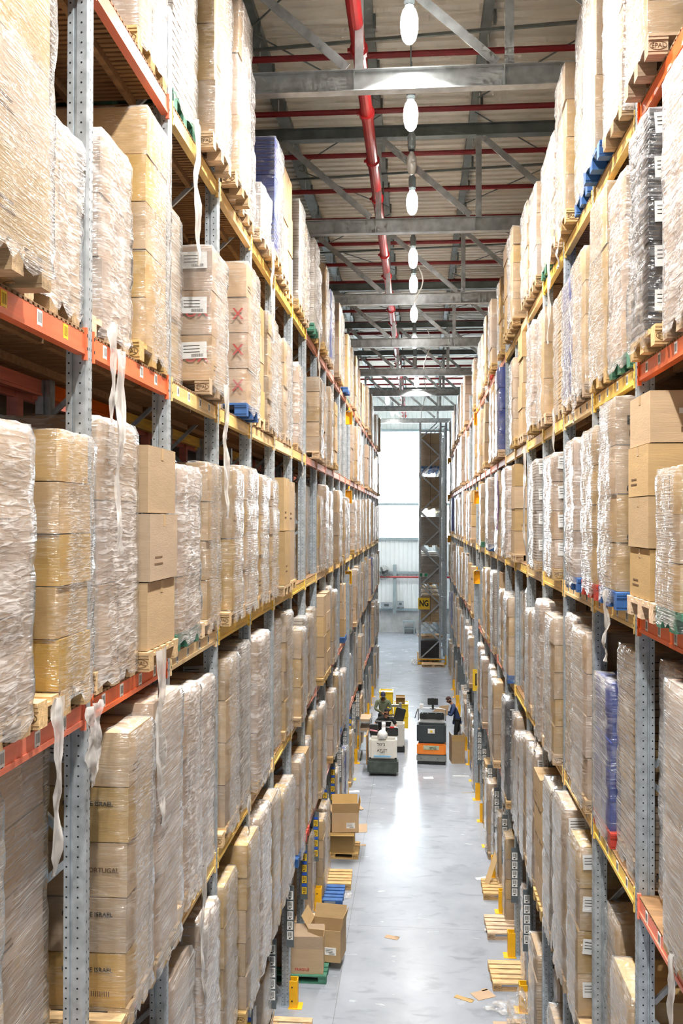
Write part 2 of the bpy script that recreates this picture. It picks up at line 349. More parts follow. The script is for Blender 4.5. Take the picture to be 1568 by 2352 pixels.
# roof purlins running along the aisle, with cleats
for i, x in enumerate(XJ):
    b = MB(); w = .26 if x < -2 else .16
    b.box((x, 26.7, H + 8.72), (w, 73.4, .012)); b.box((x - w / 2, 26.7, H + 8.78), (.012, 73.4, .14)); b.box((x + w / 2, 26.7, H + 8.78), (.012, 73.4, .14))
    for k in range(1, 30):
        b.box((x + w / 2 + .03, 14.2 + 1.6 * k, H + 8.62), (.05, .04, .26))
    struct(b.build('purlin_beam', 'galv_dark'))
b = MB()
for k in range(2, 9):
    y0 = ZT * k
    for (xa, xb) in ((-.8, -2.9), (1.2, 3.3), (3.3, 5.3)):
        b.bar((xa, y0 + .3, H + 8.55), (xb, y0 + 3, H + 8.55), .022, .022); b.bar((xb, y0 + 3.2, H + 8.55), (xa, y0 + 6, H + 8.55), .022, .022)
    b.bar((-9, y0 + 4.2, H + 8.5), (9, y0 + 2.6, H + 8.5), .05, .05)
struct(b.build('roof_bracing', 'galv_dark'))
# sprinkler pipes
sp = thing('sprinkler_pipe', 'thick red sprinkler main running along the roof above the aisle', 'pipe', (-.87, 0, H + 6.9))
b = MB(); b.cyl((0, 6, 0), (0, 60, 0), .105, 14); b.build('main_pipe', 'red', sp, smooth=False)
for k in range(26):
    y = 9.2 + 2.1 * k
    b = MB(); b.cyl((0, y - .06, 0), (0, y + .06, 0), .135, 14); b.box((-.14, y, .0), (.06, .05, .05)); b.build('coupling', 'red', sp)
for k in range(9):
    b = MB(); y = 11.5 + 5.7 * k; b.cyl((.0, y, 0), (0, y, 1.55), .02, 6); b.build('hanger_rod', 'galv_dark', sp)
for k in range(20):
    y = 14.25 + 2.27 * k
    o = link('sprinkler_branch', None, None, (0, y, H + 8.4)); 
    words = ['nearest', 'second', 'third', 'fourth', 'fifth', 'sixth', 'seventh', 'eighth', 'ninth', 'tenth', 'eleventh', 'twelfth', 'thirteenth', 'fourteenth', 'fifteenth', 'sixteenth', 'seventeenth', 'eighteenth', 'nineteenth', 'twentieth']
    tag(o, 'red pipe crossing under the roof sheets, %s one from the camera' % words[k], 'pipe', 'red cross pipes under the roof')
    b = MB(); b.cyl((-8.9, 0, 0), (8.9, 0, 0), .058, 8); b.build('pipe', 'red_branch', o)
    for x in (-2.94, 1.2): b = MB(); b.cyl((x + .05, 0, .0), (x + .05, 0, .3), .012, 6); b.build('hanger', 'white', o)
# lamps
LAMP_W = 430
def bulb_profile(s=1.0): return [(0.001, -.26 * s), (.05 * s, -.25 * s), (.09 * s, -.2 * s), (.115 * s, -.1 * s), (.12 * s, 0), (.115 * s, .1 * s), (.09 * s, .18 * s), (.055 * s, .23 * s), (.05 * s, .26 * s)]
lampspots = [(-.12, 12.2, 1), (-.12, 14.95, 1), (-.12, 17.0, 0), (-.12, 19.1, 1), (-.12, 23.2, 1), (-.12, 25.8, 1), (-.12, 29.6, 1), (-.12, 34.2, 1), (-.12, 38.6, 0), (-.05, 44.3, 1), (-1.67, 51.0, 1), (-1.55, 56.5, 1),
             (-.12, 8.4, 1), (-.12, 4.6, 1), (-.12, .6, 1), (-.12, -3.6, 1), (-.12, -7.6, 1), (-.12, -11.6, 1), (-.12, -16, 1), (-.12, -21, 1)]
lw = ['nearest in view', 'second in view', 'unlit between second and third', 'third lit one', 'fourth lit one', 'fifth lit one', 'sixth lit one', 'seventh lit one', 'unlit beyond the seventh', 'last over the aisle centre', 'hanging over left rack end', 'farthest, near the end wall', 'just above the frame', 'almost overhead', 'overhead', 'behind the camera', 'second behind the camera', 'third behind the camera', 'fourth behind the camera', 'fifth behind the camera']
bm_on = MB(); bm_on.lathe(bulb_profile(), 16); bm_on = bm_on.mesh('lamp_glass', ['bulb'], True)
bm_off = MB(); bm_off.lathe(bulb_profile(.8), 16); bm_off = bm_off.mesh('lamp_glass', ['bulb_off'], True)
hm = MB(); hm.lathe([(.001, .56), (.05, .56), (.075, .52), (.075, .3), (.06, .26), (.06, .24)], 14); hm.cyl((0, 0, .56), (0, 0, 1.9), .012, 6); hm.cyl((-.05, 0, .58), (.05, 0, .58), .02, 6)
hm = hm.mesh('ballast_housing', ['girt'])
for (x, y, on), w in zip(lampspots, lw):
    t = thing('high_bay_lamp', '%s elongated ceiling lamp, %s' % ('glowing white' if on else 'frosted', w), 'lamp', (x, y, H + 6.6), 0, 'ceiling lamps over the aisle')
    link('lamp_glass', bm_on if on else bm_off, t); link('housing', hm, t)
    if on:
        la = bpy.data.lights.new('lamp_light', 'AREA'); la.shape = 'DISK'; la.size = .24; la.energy = LAMP_W; la.color = (1, .965, .91); la.spread = math.radians(138)
        link('lamp_light', la, t, (0, 0, -.29))
for (x, y, zz, L) in ((.02, 24.5, 6.0, 1.2), (.35, 33.6, 6.0, 1.6), (.3, 47, 5.9, 2.3)):
    b = MB(); P = [(x + .12 * math.sin(i * .8), y, H + zz - L * (i / 6 - .6) + .02 * i) for i in range(7)]; b.tube(P, .018, 6)
    tag(b.build('dangling_cable', 'white'), 'loose white cable dangling under the roof truss, at %s' % ({24.5: 'the fourth lit lamp', 33.6: 'the seventh lit lamp', 47: 'the aisle end'}[y]), 'cable')
# far wall fittings
t = thing('wall_fan', 'round black caged wall fan high on the far wall', 'fan', (-2.35, 63.15, 4.15))
b = MB()
for r in (.12, .2, .28, .36, .44, .50):
    P = [(r * math.cos(i * PI / 12), -.02, r * math.sin(i * PI / 12)) for i in range(25)]; b.tube(P, .008, 4)
for i in range(16): b.bar((0, -.02, 0), (.5 * math.cos(i * PI / 8), -.02, .5 * math.sin(i * PI / 8)), .008, .008)
b.build('cage', 'blackp', t)
b = MB()
for i in range(4):
    a = i * PI / 2 + .4; b.box((.22 * math.cos(a), .05, .22 * math.sin(a)), (.36, .01, .16), 0, Matrix.Rotation(-a, 3, 'Y') @ Matrix.Rotation(.4, 3, 'X'))
b.build('blade', 'truckgrey', t)
b = MB(); b.cyl((0, .02, 0), (0, .2, 0), .09, 12); b.build('motor', 'blackp', t)
b = MB(); b.cyl((-8.9, 0, 0), (8.9, 0, 0), .06, 8); tag(b.build('wall_pipe', 'red', loc=(0, 63.25, 3.85)), 'thin red pipe running across the far wall', 'pipe')
for (x, z, w, h, lab) in ((-2.1, 1.9, .8, .42, 'wide grey electrical box on the far wall ledge'), (-1.15, 2.0, .45, .4, 'small grey electrical box beside the wall column'), ):
    t = thing('electrical_box', lab, 'electrical box', (x, 63.2, z)); b = MB(); b.box((0, 0, 0), (w, .18, h)); b.build('body', 'galv', t); b = MB(); b.box((0, -.095, .02), (w * .4, .012, h * .4)); b.build('cover', 'board', t)
b = MB(); b.box((-.35, 0, .45), (.06, .5, .9)); b.box((.35, 0, .45), (.06, .5, .9)); b.box((0, 0, .85), (.8, .55, .08)); b.box((0, .05, .4), (.7, .4, .05))
tag(b.build('metal_bench', 'girt', loc=(-.55, 62.9, 0)), 'small grey metal stand against the far block wall', 'stand')
# ------------------------------------------------------------------ pallets, cartons, film: one mesh of each kind
def pallet_mesh(main, mark=True):
    b = MB()
    for y in (-.33, 0, .33): b.box((0, y, .011), (1.2, .11 if y else .13, .022))
    for x in (-.53, 0, .53):
        for y in (-.33, 0, .33): b.box((x, y, .061), (.14, .12, .078))
    for x in (-.53, 0, .53): b.box((x, 0, .111), (.14, .8, .022))
    for y in (-.34, -.17, 0, .17, .34): b.box((0, y, .133), (1.2, .13 if abs(y) != .17 else .1, .022))
    if mark:
        e = text_mesh('EPAL', .045, 'ink_brown')
        for x in (-.53, .53):
            for sgn in (-1, 1):
                mt = Matrix.Translation((x, sgn * .3915, .061)) @ Matrix.Rotation(0 if sgn < 0 else PI, 4, 'Z') @ Matrix.Rotation(PI / 2, 4, 'X')
                b.add(e, mt, [1])
                P = [(x + .06 * math.cos(i * PI / 8), sgn * .3915, .061 + .03 * math.sin(i * PI / 8)) for i in range(17)]
                for p, q in zip(P, P[1:]): b.bar(p, q, .003, .003, 1)
    return b.mesh('pallet', [main, 'ink_brown'])
PAL = [pallet_mesh('wood'), pallet_mesh('wood_green', False), pallet_mesh('wood_blue', False), pallet_mesh('wood_red', False)]
def carton_mesh(main, style):
    b = MB(); e = .012
    b.box((0, 0, .5), (1 - e, 1 - e, 1 - .01))
    t = .004
    if style in (0, 1, 2):   # tape down the middle of top, ends
        b.box((0, 0, .9965), (.94, .08, .004), 1); b.box((.5 - e / 2, 0, .9), (t, .08, .18), 1); b.box((-.5 + e / 2, 0, .9), (t, .08, .18), 1)
    if style == 1:           # vertical tape on the ends and print lines
        for s in (-1, 1):
            b.box((s * .05, s * (.5 - e / 2), .93), (.09, t, .12), 1)
            for k in range(4): b.box((-.22 + .01 * k, s * (.5 - e / 2), .72 - .09 * k), (.3 - .03 * k, t, .022), 2)
        b.box((.5 - e / 2, -.2, .25), (t, .3, .03), 2); b.box((.5 - e / 2, -.2, .35), (t, .25, .03), 2)
    if style == 2:           # barcode-like print
        for s in (-1, 1):
            for k in range(9): b.box((.1 + .025 * k, s * (.5 - e / 2), .25), (.012, t, .1), 2)
    if style == 3:           # stack of flat trays: many horizontal seams
        for k in range(1, 9): b.box((0, 0, k / 9), (1 - e + .004, 1 - e + .004, .012), 2)
    if style == 4:           # two boxes side by side (seams)
        b.box((0, 0, .5), (.02, 1 - e + .004, .97), 2); b.box((0, 0, .5), (1 - e + .004, .02, .97), 2)
    return b.mesh('carton', [main, 'tape', 'ink_brown' if style != 3 and style != 4 else 'gap'])
CART = {}
def cart(main, style):
    if (main, style) not in CART: CART[(main, style)] = carton_mesh(main, style)
    return CART[(main, style)]
def film_mesh(h, seed, layers, matn, wr=1.0):
    """film hugging a stack: perimeter grid pushed in and out by wrinkles, gathered at the top, ragged skirt"""
    b = MB(); rr = random.Random(seed)
    hx, hy, c = .612, .412, .018
    per = []
    nx, ny = 13, 10
    for i in range(nx): per.append((-hx + c + (2 * hx - 2 * c) * i / (nx - 1), -hy))
    for i in range(1, ny): per.append((hx, -hy + c + (2 * hy - 2 * c) * (i) / (ny - 1)) if i else (hx, -hy + c))
    for i in range(nx): per.append((hx - c - (2 * hx - 2 * c) * i / (nx - 1), hy))
    for i in range(1, ny): per.append((-hx, hy - c - (2 * hy - 2 * c) * i / (ny - 1)))
    n = len(per); rows = int(h * 15) + 2
    for r in range(rows + 1):
        z = .02 + (h + .0 - .02) * r / rows
        lay = abs(((z - .144) / max(.01, (h - .144)) * layers) % 1 - .5) * 2     # 1 at the seams
        for i, (x, y) in enumerate(per):
            d = Vector((x / hx, y / hy, 0)); 
            nrm = Vector((1 if x >= hx - .001 else -1 if x <= -hx + .001 else 0, 1 if y >= hy - .001 else -1 if y <= -hy + .001 else 0, 0))
            q = Vector((x * 2.2 + seed * 7, y * 2.2, z * 1.3 - seed))
            w = noise.noise(q) * .016 + noise.noise(q * 3.1) * .010 + noise.noise(Vector((q.x * 3, q.y * 3, q.z * 9))) * .006
            w = w * wr + .012 - .012 * (lay > .8)
            w = max(w, -.004)
            zz = z
            if r == 0: zz = .02 + .09 * abs(noise.noise(Vector((i * .7, seed, 0)))) + (.05 if rr.random() < .3 else 0)
            if r == rows: w -= .02; zz = z + .012 * noise.noise(q * 5)
            b.v.append((x + nrm.x * w, y + nrm.y * w, zz))
    for r in range(rows):
        for i in range(n):
            j = (i + 1) % n; b.f.append((r * n + i, r * n + j, (r + 1) * n + j, (r + 1) * n + i)); b.m.append(0)
    # gathered top
    k0 = rows * n; k1 = len(b.v)
    for i, (x, y) in enumerate(per):
        b.v.append((x * .72, y * .72, h + .008 + .02 * abs(noise.noise(Vector((x * 6, y * 6, seed))))))
    for i in range(n):
        j = (i + 1) % n; b.f.append((k0 + i, k0 + j, k1 + j, k1 + i)); b.m.append(0)
    return b.mesh('stretch_film', [matn], True)
FH = [1.25, 1.5, 1.75, 1.95]
FILM = {}
for mi, mname in enumerate(('film', 'film_h', 'film_milky')):
    for hi, h in enumerate(FH):
        FILM[(mname, hi)] = [film_mesh(h, mi * 40 + hi * 9 + s, 4, mname, (1.0, .7, 1.1)[mi]) for s in range(2)]
FILM[('film_dark', 2)] = [film_mesh(1.75, 99, 3, 'film_dark', 1.8)]
def cloth_tail(L, w, seed, matn):
    b = MB(); nr, nc = 18, 6
    for r in range(nr + 1):
        t = r / nr; z = -L * t
        ww = w * (1 - .75 * abs(math.sin(t * 5 + seed)) * (.3 + .7 * t)) * (1 if t < .9 else .6)
        for c in range(nc + 1):
            u = (c / nc - .5) * ww
            b.v.append((.02 + .03 * noise.noise(Vector((c * .8, r * .35, seed * 3))) + .05 * t * noise.noise(Vector((r * .2, seed, 0))), u + .06 * noise.noise(Vector((r * .2, seed * 5, 1))), z + .03 * noise.noise(Vector((c * 1.5, r, seed)))))
    for r in range(nr):
        for c in range(nc):
            k = r * (nc + 1) + c; b.f.append((k, k + 1, k + nc + 2, k + nc + 1)); b.m.append(0)
    return b.mesh('film_tail', [matn], True)
TAIL = [cloth_tail(.6, .22, 1, 'film_tail'), cloth_tail(.95, .16, 2, 'film_tail'), cloth_tail(1.3, .3, 3, 'film_tail'), cloth_tail(.4, .3, 4, 'film_milky')]
lm = MB(); lm.box((0, 0, 0), (.2, .003, .13)); 
for k in range(3): lm.box((-.02, -.002, .035 - .025 * k), (.13, .002, .006), 1)
for k in range(12): lm.box((-.02 + .008 * k, -.002, -.042), (.004, .002, .025), 1)
LABEL = lm.mesh('shipping_label', ['paper', 'ink'])
sm = MB(); sm.box((0, 0, 0), (.05, .003, .04)); SMALL = sm.mesh('sticker', ['paper'])

ORD = ['nearest', 'second', 'third', 'fourth', 'fifth', 'sixth', 'seventh', 'eighth', 'ninth', 'tenth', 'eleventh', 'twelfth', 'thirteenth', 'fourteenth']
LVN = ['floor level', 'first shelf', 'second shelf', 'third shelf', 'fourth shelf', 'top shelf']
LOOK = {'tan': 'tan cartons under clear film', 'band': 'tan cartons in tight banded film', 'milk': 'load hidden in milky film', 'pink': 'pinkish cartons under film', 'bare': 'bare tan cartons, no film',
        'gold': 'golden cartons under clear film', 'grey': 'grey board load in film', 'dark': 'black cartons under thin film', 'blue': 'navy blue load in film', 'flat': 'stacked flat trays in film', 'low': 'low torn film bundle', 'teatime': 'black TEA TIME cartons in film'}
STY = {  # carton material, carton style choices, film
    'tan': ('carton', (0, 1, 2, 0), 'film'), 'band': ('carton', (0, 1, 4), 'film_h'), 'milk': ('carton_pink', (0, 4), 'film_milky'), 'pink': ('carton_pink', (0, 1, 0), 'film_h'),
    'bare': ('carton', (2, 1, 2), None), 'gold': ('carton_gold', (0, 2), 'film'), 'grey': ('carton_grey', (3, 3), 'film_h'), 'dark': ('carton_dark', (3, 3), 'film_dark'),
    'blue': ('carton_blue', (3, 4), 'film_h'), 'flat': ('carton', (3, 3), 'film_h'), 'low': ('carton_grey', (4,), 'film_milky'), 'teatime': ('carton_dark', (0,), 'film')}
def pick_style(r):
    return r.choices(['tan', 'band', 'milk', 'pink', 'bare', 'gold', 'grey', 'blue', 'flat'], [28, 22, 9, 16, 9, 3, 4, 2, 6])[0]
HERO = {}
def hero(side, lev, bay, half, **kw): HERO[(side, lev, bay, half)] = kw
N_LOADS = 0
def load(side, lev, bay, half, r, spec):
    """one palletised load; local +x faces the aisle"""
    global N_LOADS
    sty = spec.get('s') or pick_style(r); h = spec.get('h') or r.uniform(1.5, 1.86); p = spec.get('p', r.choice((r.uniform(-.24, 0), r.uniform(-.02, .16), r.uniform(.04, .16))))
    if (side, bay, half) in (('L', 11, 0), ('R', 10, 0)): p = -.18
    W, z0, lv = (WL, ZL, LEVL) if side == 'L' else (WR, ZR, LEVR)
    base = 0.0 if lev == 0 else lv[lev - 1] + BH + .022
    top = (lv[lev] - .05) if lev < 5 else 99
    h = min(h, top - base - .03)
    if lev == 0: h = min(h, 1.7)
    yc = z0 + BAY * bay + (.09 if half == 0 else .96) + .4 + r.uniform(-.015, .015)
    nl = spec.get('n') or r.choice((3, 4, 4, 5))
    fw = spec.get('w') or r.choice((.8, .8, .76, .70, .64, .58)); dy = spec.get('dy', (.8 - fw) / 2 * r.choice((1, 1, .3)))
    X = -W + p - .612 if side == 'L' else W - p + .612
    sw = 'left' if side == 'L' else 'right'
    lab = '%s, %s rack, %s bay, %s, %s half' % (LOOK[sty], sw, ORD[bay + 1], LVN[lev], 'near' if half == 0 else 'far')
    t = thing('pallet_load', lab, 'pallet load', (X, yc, base), (0 if side == 'L' else PI) + r.uniform(-.012, .012), 'palletised loads in the %s rack' % sw)
    N_LOADS += 1
    cs = -1 if side == 'L' else 1          # local y side that faces the camera
    pm = spec.get('pal'); pm = r.choices((0, 1, 2, 3), (90, 4, 4, 2))[0] if pm is None else pm
    link('pallet', PAL[pm], t)
    cm, styles, fm = STY[sty]
    lh = (h - .144) / nl; z = .146; yo = -cs * dy
    near = bay <= 4
    for k in range(nl):
        st = r.choice(styles); me = cart(spec['bot'] if k == 0 and spec.get('bot') else cm, st); jx, jy = r.uniform(-.012, .012), r.uniform(-.01, .01)
        two = near and st in (0, 1, 2) and r.random() < .45
        if two:
            for q in (-1, 1): link('carton', me, t, (jx + q * .2975, jy + yo, z), (0, 0, 0 if q > 0 else PI), (.588, fw - .02, lh - .004))
        else:
            link('carton', me, t, (jx, jy + yo, z), None, (1.18, fw - .02, lh - .004))
        z += lh
    if fm:
        hi = min(range(4), key=lambda i: abs(FH[i] - h)); key = (fm, hi) if (fm, hi) in FILM else (fm, 2)
        me = r.choice(FILM[key]); link('stretch_film', me, t, (0, yo, 0), (0, 0, r.choice((0, PI))), (1, max(fw / .8, .1), h / FH[key[1]]))
    if spec.get('lab') or (near and r.random() < .3):
        for k in range(nl if spec.get('lab') else 1):
            q = .43 if spec.get('lab') else r.uniform(.1, .4)
            link('shipping_label', LABEL, t, (q, yo + cs * (fw / 2 + .004), .146 + lh * (k if spec.get('lab') else r.randrange(nl)) + lh * .65), (0, r.uniform(-.08, .08), 0 if cs < 0 else PI), (1.2, 1, 1.2))
    elif near and r.random() < .4:
        link('sticker', SMALL, t, (r.uniform(.2, .5), yo + cs * (fw / 2 + .003), .146 + lh * (nl - .4)), None, (1, 1, 1))
    for (s, size, ink, fx, lay) in spec.get('txt', ()):
        text(s, size, ink, t, (fx, yo + cs * (fw / 2 + .003), .146 + lh * (lay + .5)), (PI / 2, 0, 0 if cs < 0 else PI))
    tl = spec.get('tail', (r.random() < .14) and lev > 0 and fm is not None)
    if tl is not False and tl is not None:
        tm = TAIL[tl if isinstance(tl, int) and not isinstance(tl, bool) else r.randrange(4)]
        link('film_tail', tm, t, (.63, r.uniform(-.3, .3), .12 + (.03 if lev else 0)), (0, 0, 0), (1, 1, 1))
    return t
# the loads one can tell apart in the photograph: height, how far they stick out, look
hero('L', 5, 0, 1, h=1.9, p=.0, s='milk'); hero('L', 5, 1, 0, h=2.1, p=.0, s='grey'); hero('L', 5, 1, 1, h=2.3, p=.15, s='tan', n=4); hero('L', 5, 2, 0, h=2.1, p=.17, s='pink')
hero('L', 5, 2, 1, h=1.9, p=.06, s='milk'); hero('L', 5, 3, 0, h=.75, p=.1, s='low', n=1); hero('L', 5, 3, 1, h=1.70, p=.14, s='blue', n=3); hero('L', 5, 4, 0, h=1.76, p=.10, s='bare', n=4)
hero('L', 5, 4, 1, h=1.95, p=.03, s='bare', n=3); hero('L', 5, 5, 0, h=1.85, p=.10, s='grey', n=4); hero('L', 5, 5, 1, h=1.72, p=.08, s='tan')
hero('L', 4, -1, 0, h=2.1, p=.16, s='tan', n=4, pal=0); hero('L', 4, -1, 1, h=1.15, p=-.02, s='milk', n=2, pal=0); hero('L', 4, 0, 0, h=1.42, p=-.03, s='milk', n=3, tail=1); hero('L', 4, 0, 1, h=1.95, p=.02, s='gold', n=5, w=.6)
hero('L', 4, 1, 0, h=1.62, p=-.14, s='band'); hero('L', 4, 1, 1, h=1.42, p=.12, s='pink', n=3, lab=1, txt=(('OX', .15, 'ink_red', .45, 0), ('OX', .15, 'ink_red', .45, 1)))
hero('L', 4, 2, 0, h=1.5, p=-.14, s='tan'); hero('L', 4, 2, 1, h=1.78, p=.12, s='pink', n=4, pal=2, txt=(('X', .18, 'ink_red', .48, 0), ('X', .18, 'ink_red', .48, 1), ('X', .18, 'ink_red', .48, 2)))
hero('L', 4, 3, 0, h=1.58, p=.04, s='bare', n=4); hero('L', 4, 3, 1, h=1.62, p=.06, s='band'); hero('L', 4, 4, 0, h=1.62, p=-.03, s='flat'); hero('L', 4, 4, 1, h=1.6, p=.02, s='tan')
hero('L', 3, -1, 0, h=1.60, p=.06, s='milk', n=3); hero('L', 3, -1, 1, h=1.62, p=.06, s='gold', n=5, w=.52); hero('L', 3, 0, 0, h=1.78, p=.03, s='milk', n=3, tail=False, pal=0); hero('L', 3, 0, 1, h=1.66, p=.11, s='bare', n=3, pal=0, tail=2, txt=(('line', .07, 'ink', .46, 2.2),))
hero('L', 3, 1, 0, h=1.58, p=.05, s='milk', n=3, pal=1); hero('L', 3, 1, 1, h=1.66, p=.05, s='tan', n=4, w=.55); hero('L', 3, 2, 0, h=1.66, p=.11, s='band', n=2); hero('L', 3, 2, 1, h=1.72, p=.10, s='band')
hero('L', 3, 3, 0, h=1.68, p=.08, s='band', n=3); hero('L', 3, 3, 1, h=1.66, p=.08, s='band'); hero('L', 3, 4, 0, h=1.72, p=.14, s='bare', n=2); hero('L', 3, 4, 1, h=1.70, p=.10, s='bare', n=2)
IS = (('FOR HOME ISRAEL', .042, 'ink', .32, .2), ('FOR HOME ISRAEL', .042, 'ink', .32, 1.2), ('PORTUGAL', .045, 'ink_brown', .42, 2), ('FOR HOME ISRAEL', .042, 'ink', .32, 3.2))
hero('L', 2, -1, 0, h=2.0, p=-.1, s='tan', n=4); hero('L', 2, -1, 1, h=2.05, p=-.22, s='pink', n=5); hero('L', 2, 0, 0, h=1.98, p=.14, s='tan', n=5, txt=IS, tail=False, w=.56, dy=.20, bot='carton_gold'); hero('L', 2, 0, 1, h=2.06, p=.14, s='pink', n=3)
hero('L', 2, 1, 0, h=1.92, p=.06, s='milk', n=3); hero('L', 2, 1, 1, h=1.85, p=.0, s='milk', tail=2); hero('L', 2, 2, 0, h=1.92, p=.05, s='tan', n=4, w=.6); hero('L', 2, 2, 1, h=1.95, p=.03, s='grey', n=4)
hero('L', 2, 3, 0, h=1.95, p=.10, s='milk', n=3); hero('L', 2, 3, 1, h=1.3, p=-.10, s='tan', n=3); hero('L', 2, 4, 0, h=1.9, p=-.02, s='pink', n=5); hero('L', 2, 4, 1, h=1.95, p=.04, s='band')
hero('L', 1, 0, 1, h=1.5, p=.0, s='gold', n=2); hero('L', 1, 1, 0, h=1.8, p=.0, s='pink'); hero('L', 1, 1, 1, h=1.9, p=.05, s='milk', tail=2); hero('L', 1, 2, 0, h=1.86, p=.05, s='tan', n=4)
hero('L', 1, 2, 1, h=2.0, p=.14, s='tan', n=5); hero('L', 1, 3, 0, h=2.0, p=.12, s='milk', n=4); hero('L', 1, 3, 1, h=1.9, p=.12, s='band', n=4)
hero('R', 5, 0, 0, h=2.1, p=.1, s='milk'); hero('R', 5, 0, 1, h=2.3, p=.12, s='tan', n=3, pal=2, txt=(('SALA', .12, 'ink_red', .3, 1),)); hero('R', 5, 1, 0, h=2.1, p=.05, s='band'); hero('R', 5, 1, 1, h=1.85, p=.12, s='tan')
hero('R', 5, 2, 0, h=1.5, p=.1, s='milk', tail=2); hero('R', 5, 2, 1, h=1.6, p=.05, s='band', lab=1, n=2); hero('R', 5, 3, 0, h=1.5, p=.1, s='pink'); hero('R', 5, 6, 0, h=1.6, p=.1, s='gold', n=5, lab=1)
hero('R', 4, -1, 1, h=1.80, p=.08, s='dark', n=5, lab=1); hero('R', 4, -1, 0, h=2.0, p=.05, s='milk'); hero('R', 4, 0, 0, h=1.72, p=.04, s='milk', pal=1); hero('R', 4, 0, 1, h=1.85, p=.06, s='tan', n=3)
hero('R', 4, 1, 0, h=1.55, p=.08, s='tan'); hero('R', 4, 1, 1, h=1.52, p=.05, s='blue', n=4); hero('R', 4, 2, 0, h=1.6, p=.0, s='flat', n=3); hero('R', 4, 2, 1, h=1.6, p=.1, s='tan', n=3)
EG = (('EG', .10, 'ink', .44, 3), ('024', .08, 'ink', .42, 2.7), ('EG', .10, 'ink', .42, 2), ('024', .08, 'ink', .44, 1.6), ('EG', .10, 'ink', .42, 1), ('024', .08, 'ink', .44, .6))
hero('R', 3, -1, 1, h=1.70, p=.10, s='bare', n=4); hero('R', 3, -1, 0, h=1.1, p=.10, s='band', n=3); hero('R', 3, 0, 0, h=1.80, p=.14, s='tan', n=4, txt=EG, pal=2); hero('R', 3, 0, 1, h=1.62, p=.14, s='band', n=4, pal=3)
hero('R', 3, 1, 0, h=1.60, p=.14, s='milk', n=3); hero('R', 3, 1, 1, h=1.55, p=-.28, s='bare', n=3); hero('R', 3, 2, 0, h=1.56, p=.12, s='pink', n=4, lab=1); hero('R', 3, 2, 1, h=1.35, p=-.04, s='tan', n=4)
hero('R', 3, 3, 0, h=1.6, p=.1, s='grey', n=4, lab=1)
hero('R', 2, -1, 1, h=1.90, p=-.14, s='milk', n=3); hero('R', 2, -1, 0, h=1.9, p=.05, s='pink', n=4); hero('R', 2, 0, 0, h=1.90, p=-.03, s='flat', n=3); hero('R', 2, 0, 1, h=1.5, p=.02, s='blue', n=5, pal=3)
hero('R', 2, 1, 0, h=1.85, p=.07, s='pink', n=4); hero('R', 2, 1, 1, h=1.9, p=.0, s='milk', n=3); hero('R', 2, 2, 0, h=1.8, p=.12, s='tan', n=5); hero('R', 2, 2, 1, h=1.9, p=.12, s='milk', n=3)
hero('R', 1, 0, 0, h=1.35, p=.03, s='tan', n=2); hero('R', 1, 0, 1, h=1.5, p=-.1, s='gold', n=2); hero('R', 1, 1, 0, h=1.9, p=.12, s='band', n=4, lab=1); hero('R', 1, 1, 1, h=2.05, p=.14, s='tan', n=4, lab=1)
hero('R', 1, 2, 0, h=1.95, p=.13, s='grey', n=4); hero('R', 1, 3, 0, h=1.95, p=.12, s='pink', n=4, lab=1); hero('R', 1, 3, 1, h=1.9, p=.13, s='band', n=3)
hero('R', 1, 5, 0, h=1.95, p=.16, s='teatime', n=6, txt=tuple(('TEA', .16, 'paper', .38, k + .25) for k in range(5)) + tuple(('TIME', .14, 'paper', .38, k - .15) for k in range(1, 6)))
EMPTY = {('L', 1, -1, 0), ('L', 1, -1, 1), ('L', 1, 0, 0), ('R', 1, -1, 0), ('R', 1, -1, 1), ('L', 5, -1, 0), ('L', 5, -1, 1), ('L', 5, 0, 0), ('L', 0, -1, 0), ('L', 0, -1, 1), ('L', 0, 0, 0), ('L', 0, 0, 1), ('L', 0, 1, 0), ('L', 0, 1, 1), ('L', 0, 2, 0), ('R', 0, -1, 0), ('R', 0, -1, 1), ('R', 0, 0, 0), ('R', 0, 0, 1), ('R', 0, 1, 0),
         ('L', 0, 4, 0), ('L', 0, 4, 1), ('L', 0, 5, 0), ('L', 0, 6, 0), ('L', 0, 8, 1), ('R', 0, 3, 1), ('R', 0, 4, 1), ('R', 0, 6, 0)}
LAST_BAY = 12
for side in 'LR':
    for bay in range(-1, LAST_BAY + 1):
        for lev in range(6):
            for half in (0, 1):
                k = (side, lev, bay, half); r = random.Random(hash((ord(side), lev, bay + 2, half)) % 100003)
                if k in EMPTY or (k not in HERO and r.random() < .03) or N_LOADS >= 298: continue
                load(side, lev, bay, half, r, HERO.get(k, {}))
# everything farther down the aisle, too small to tell apart: one object
b = MB(); fmat = ['carton', 'carton_pink', 'carton_gold', 'carton_grey', 'wood', 'film', 'film_h', 'film_milky', 'carton_blue']
def far_film(b, x, y, z, h, m, r):
    hx, hy = .625, .41; n0 = len(b.v); rows = 7
    ring = [(-hx, -hy), (0, -hy - .01), (hx, -hy), (hx + .015, -.14), (hx - .01, .14), (hx, hy), (0, hy + .01), (-hx, hy)]
    for k in range(rows + 1):
        for (px, py) in ring:
            w = 1 + .035 * noise.noise(Vector((px * 4 + x * 3, py * 4 + y * 5, k * .8 + z)))
            b.v.append((x + px * w, y + py * w, z + .1 + (h - .09) * k / rows))
    n = len(ring)
    for k in range(rows):
        for i in range(n):
            j = (i + 1) % n; b.f.append((n0 + k * n + i, n0 + k * n + j, n0 + (k + 1) * n + j, n0 + (k + 1) * n + i)); b.m.append(m)
    b.f.append(tuple(n0 + rows * n + i for i in range(n))); b.m.append(m)
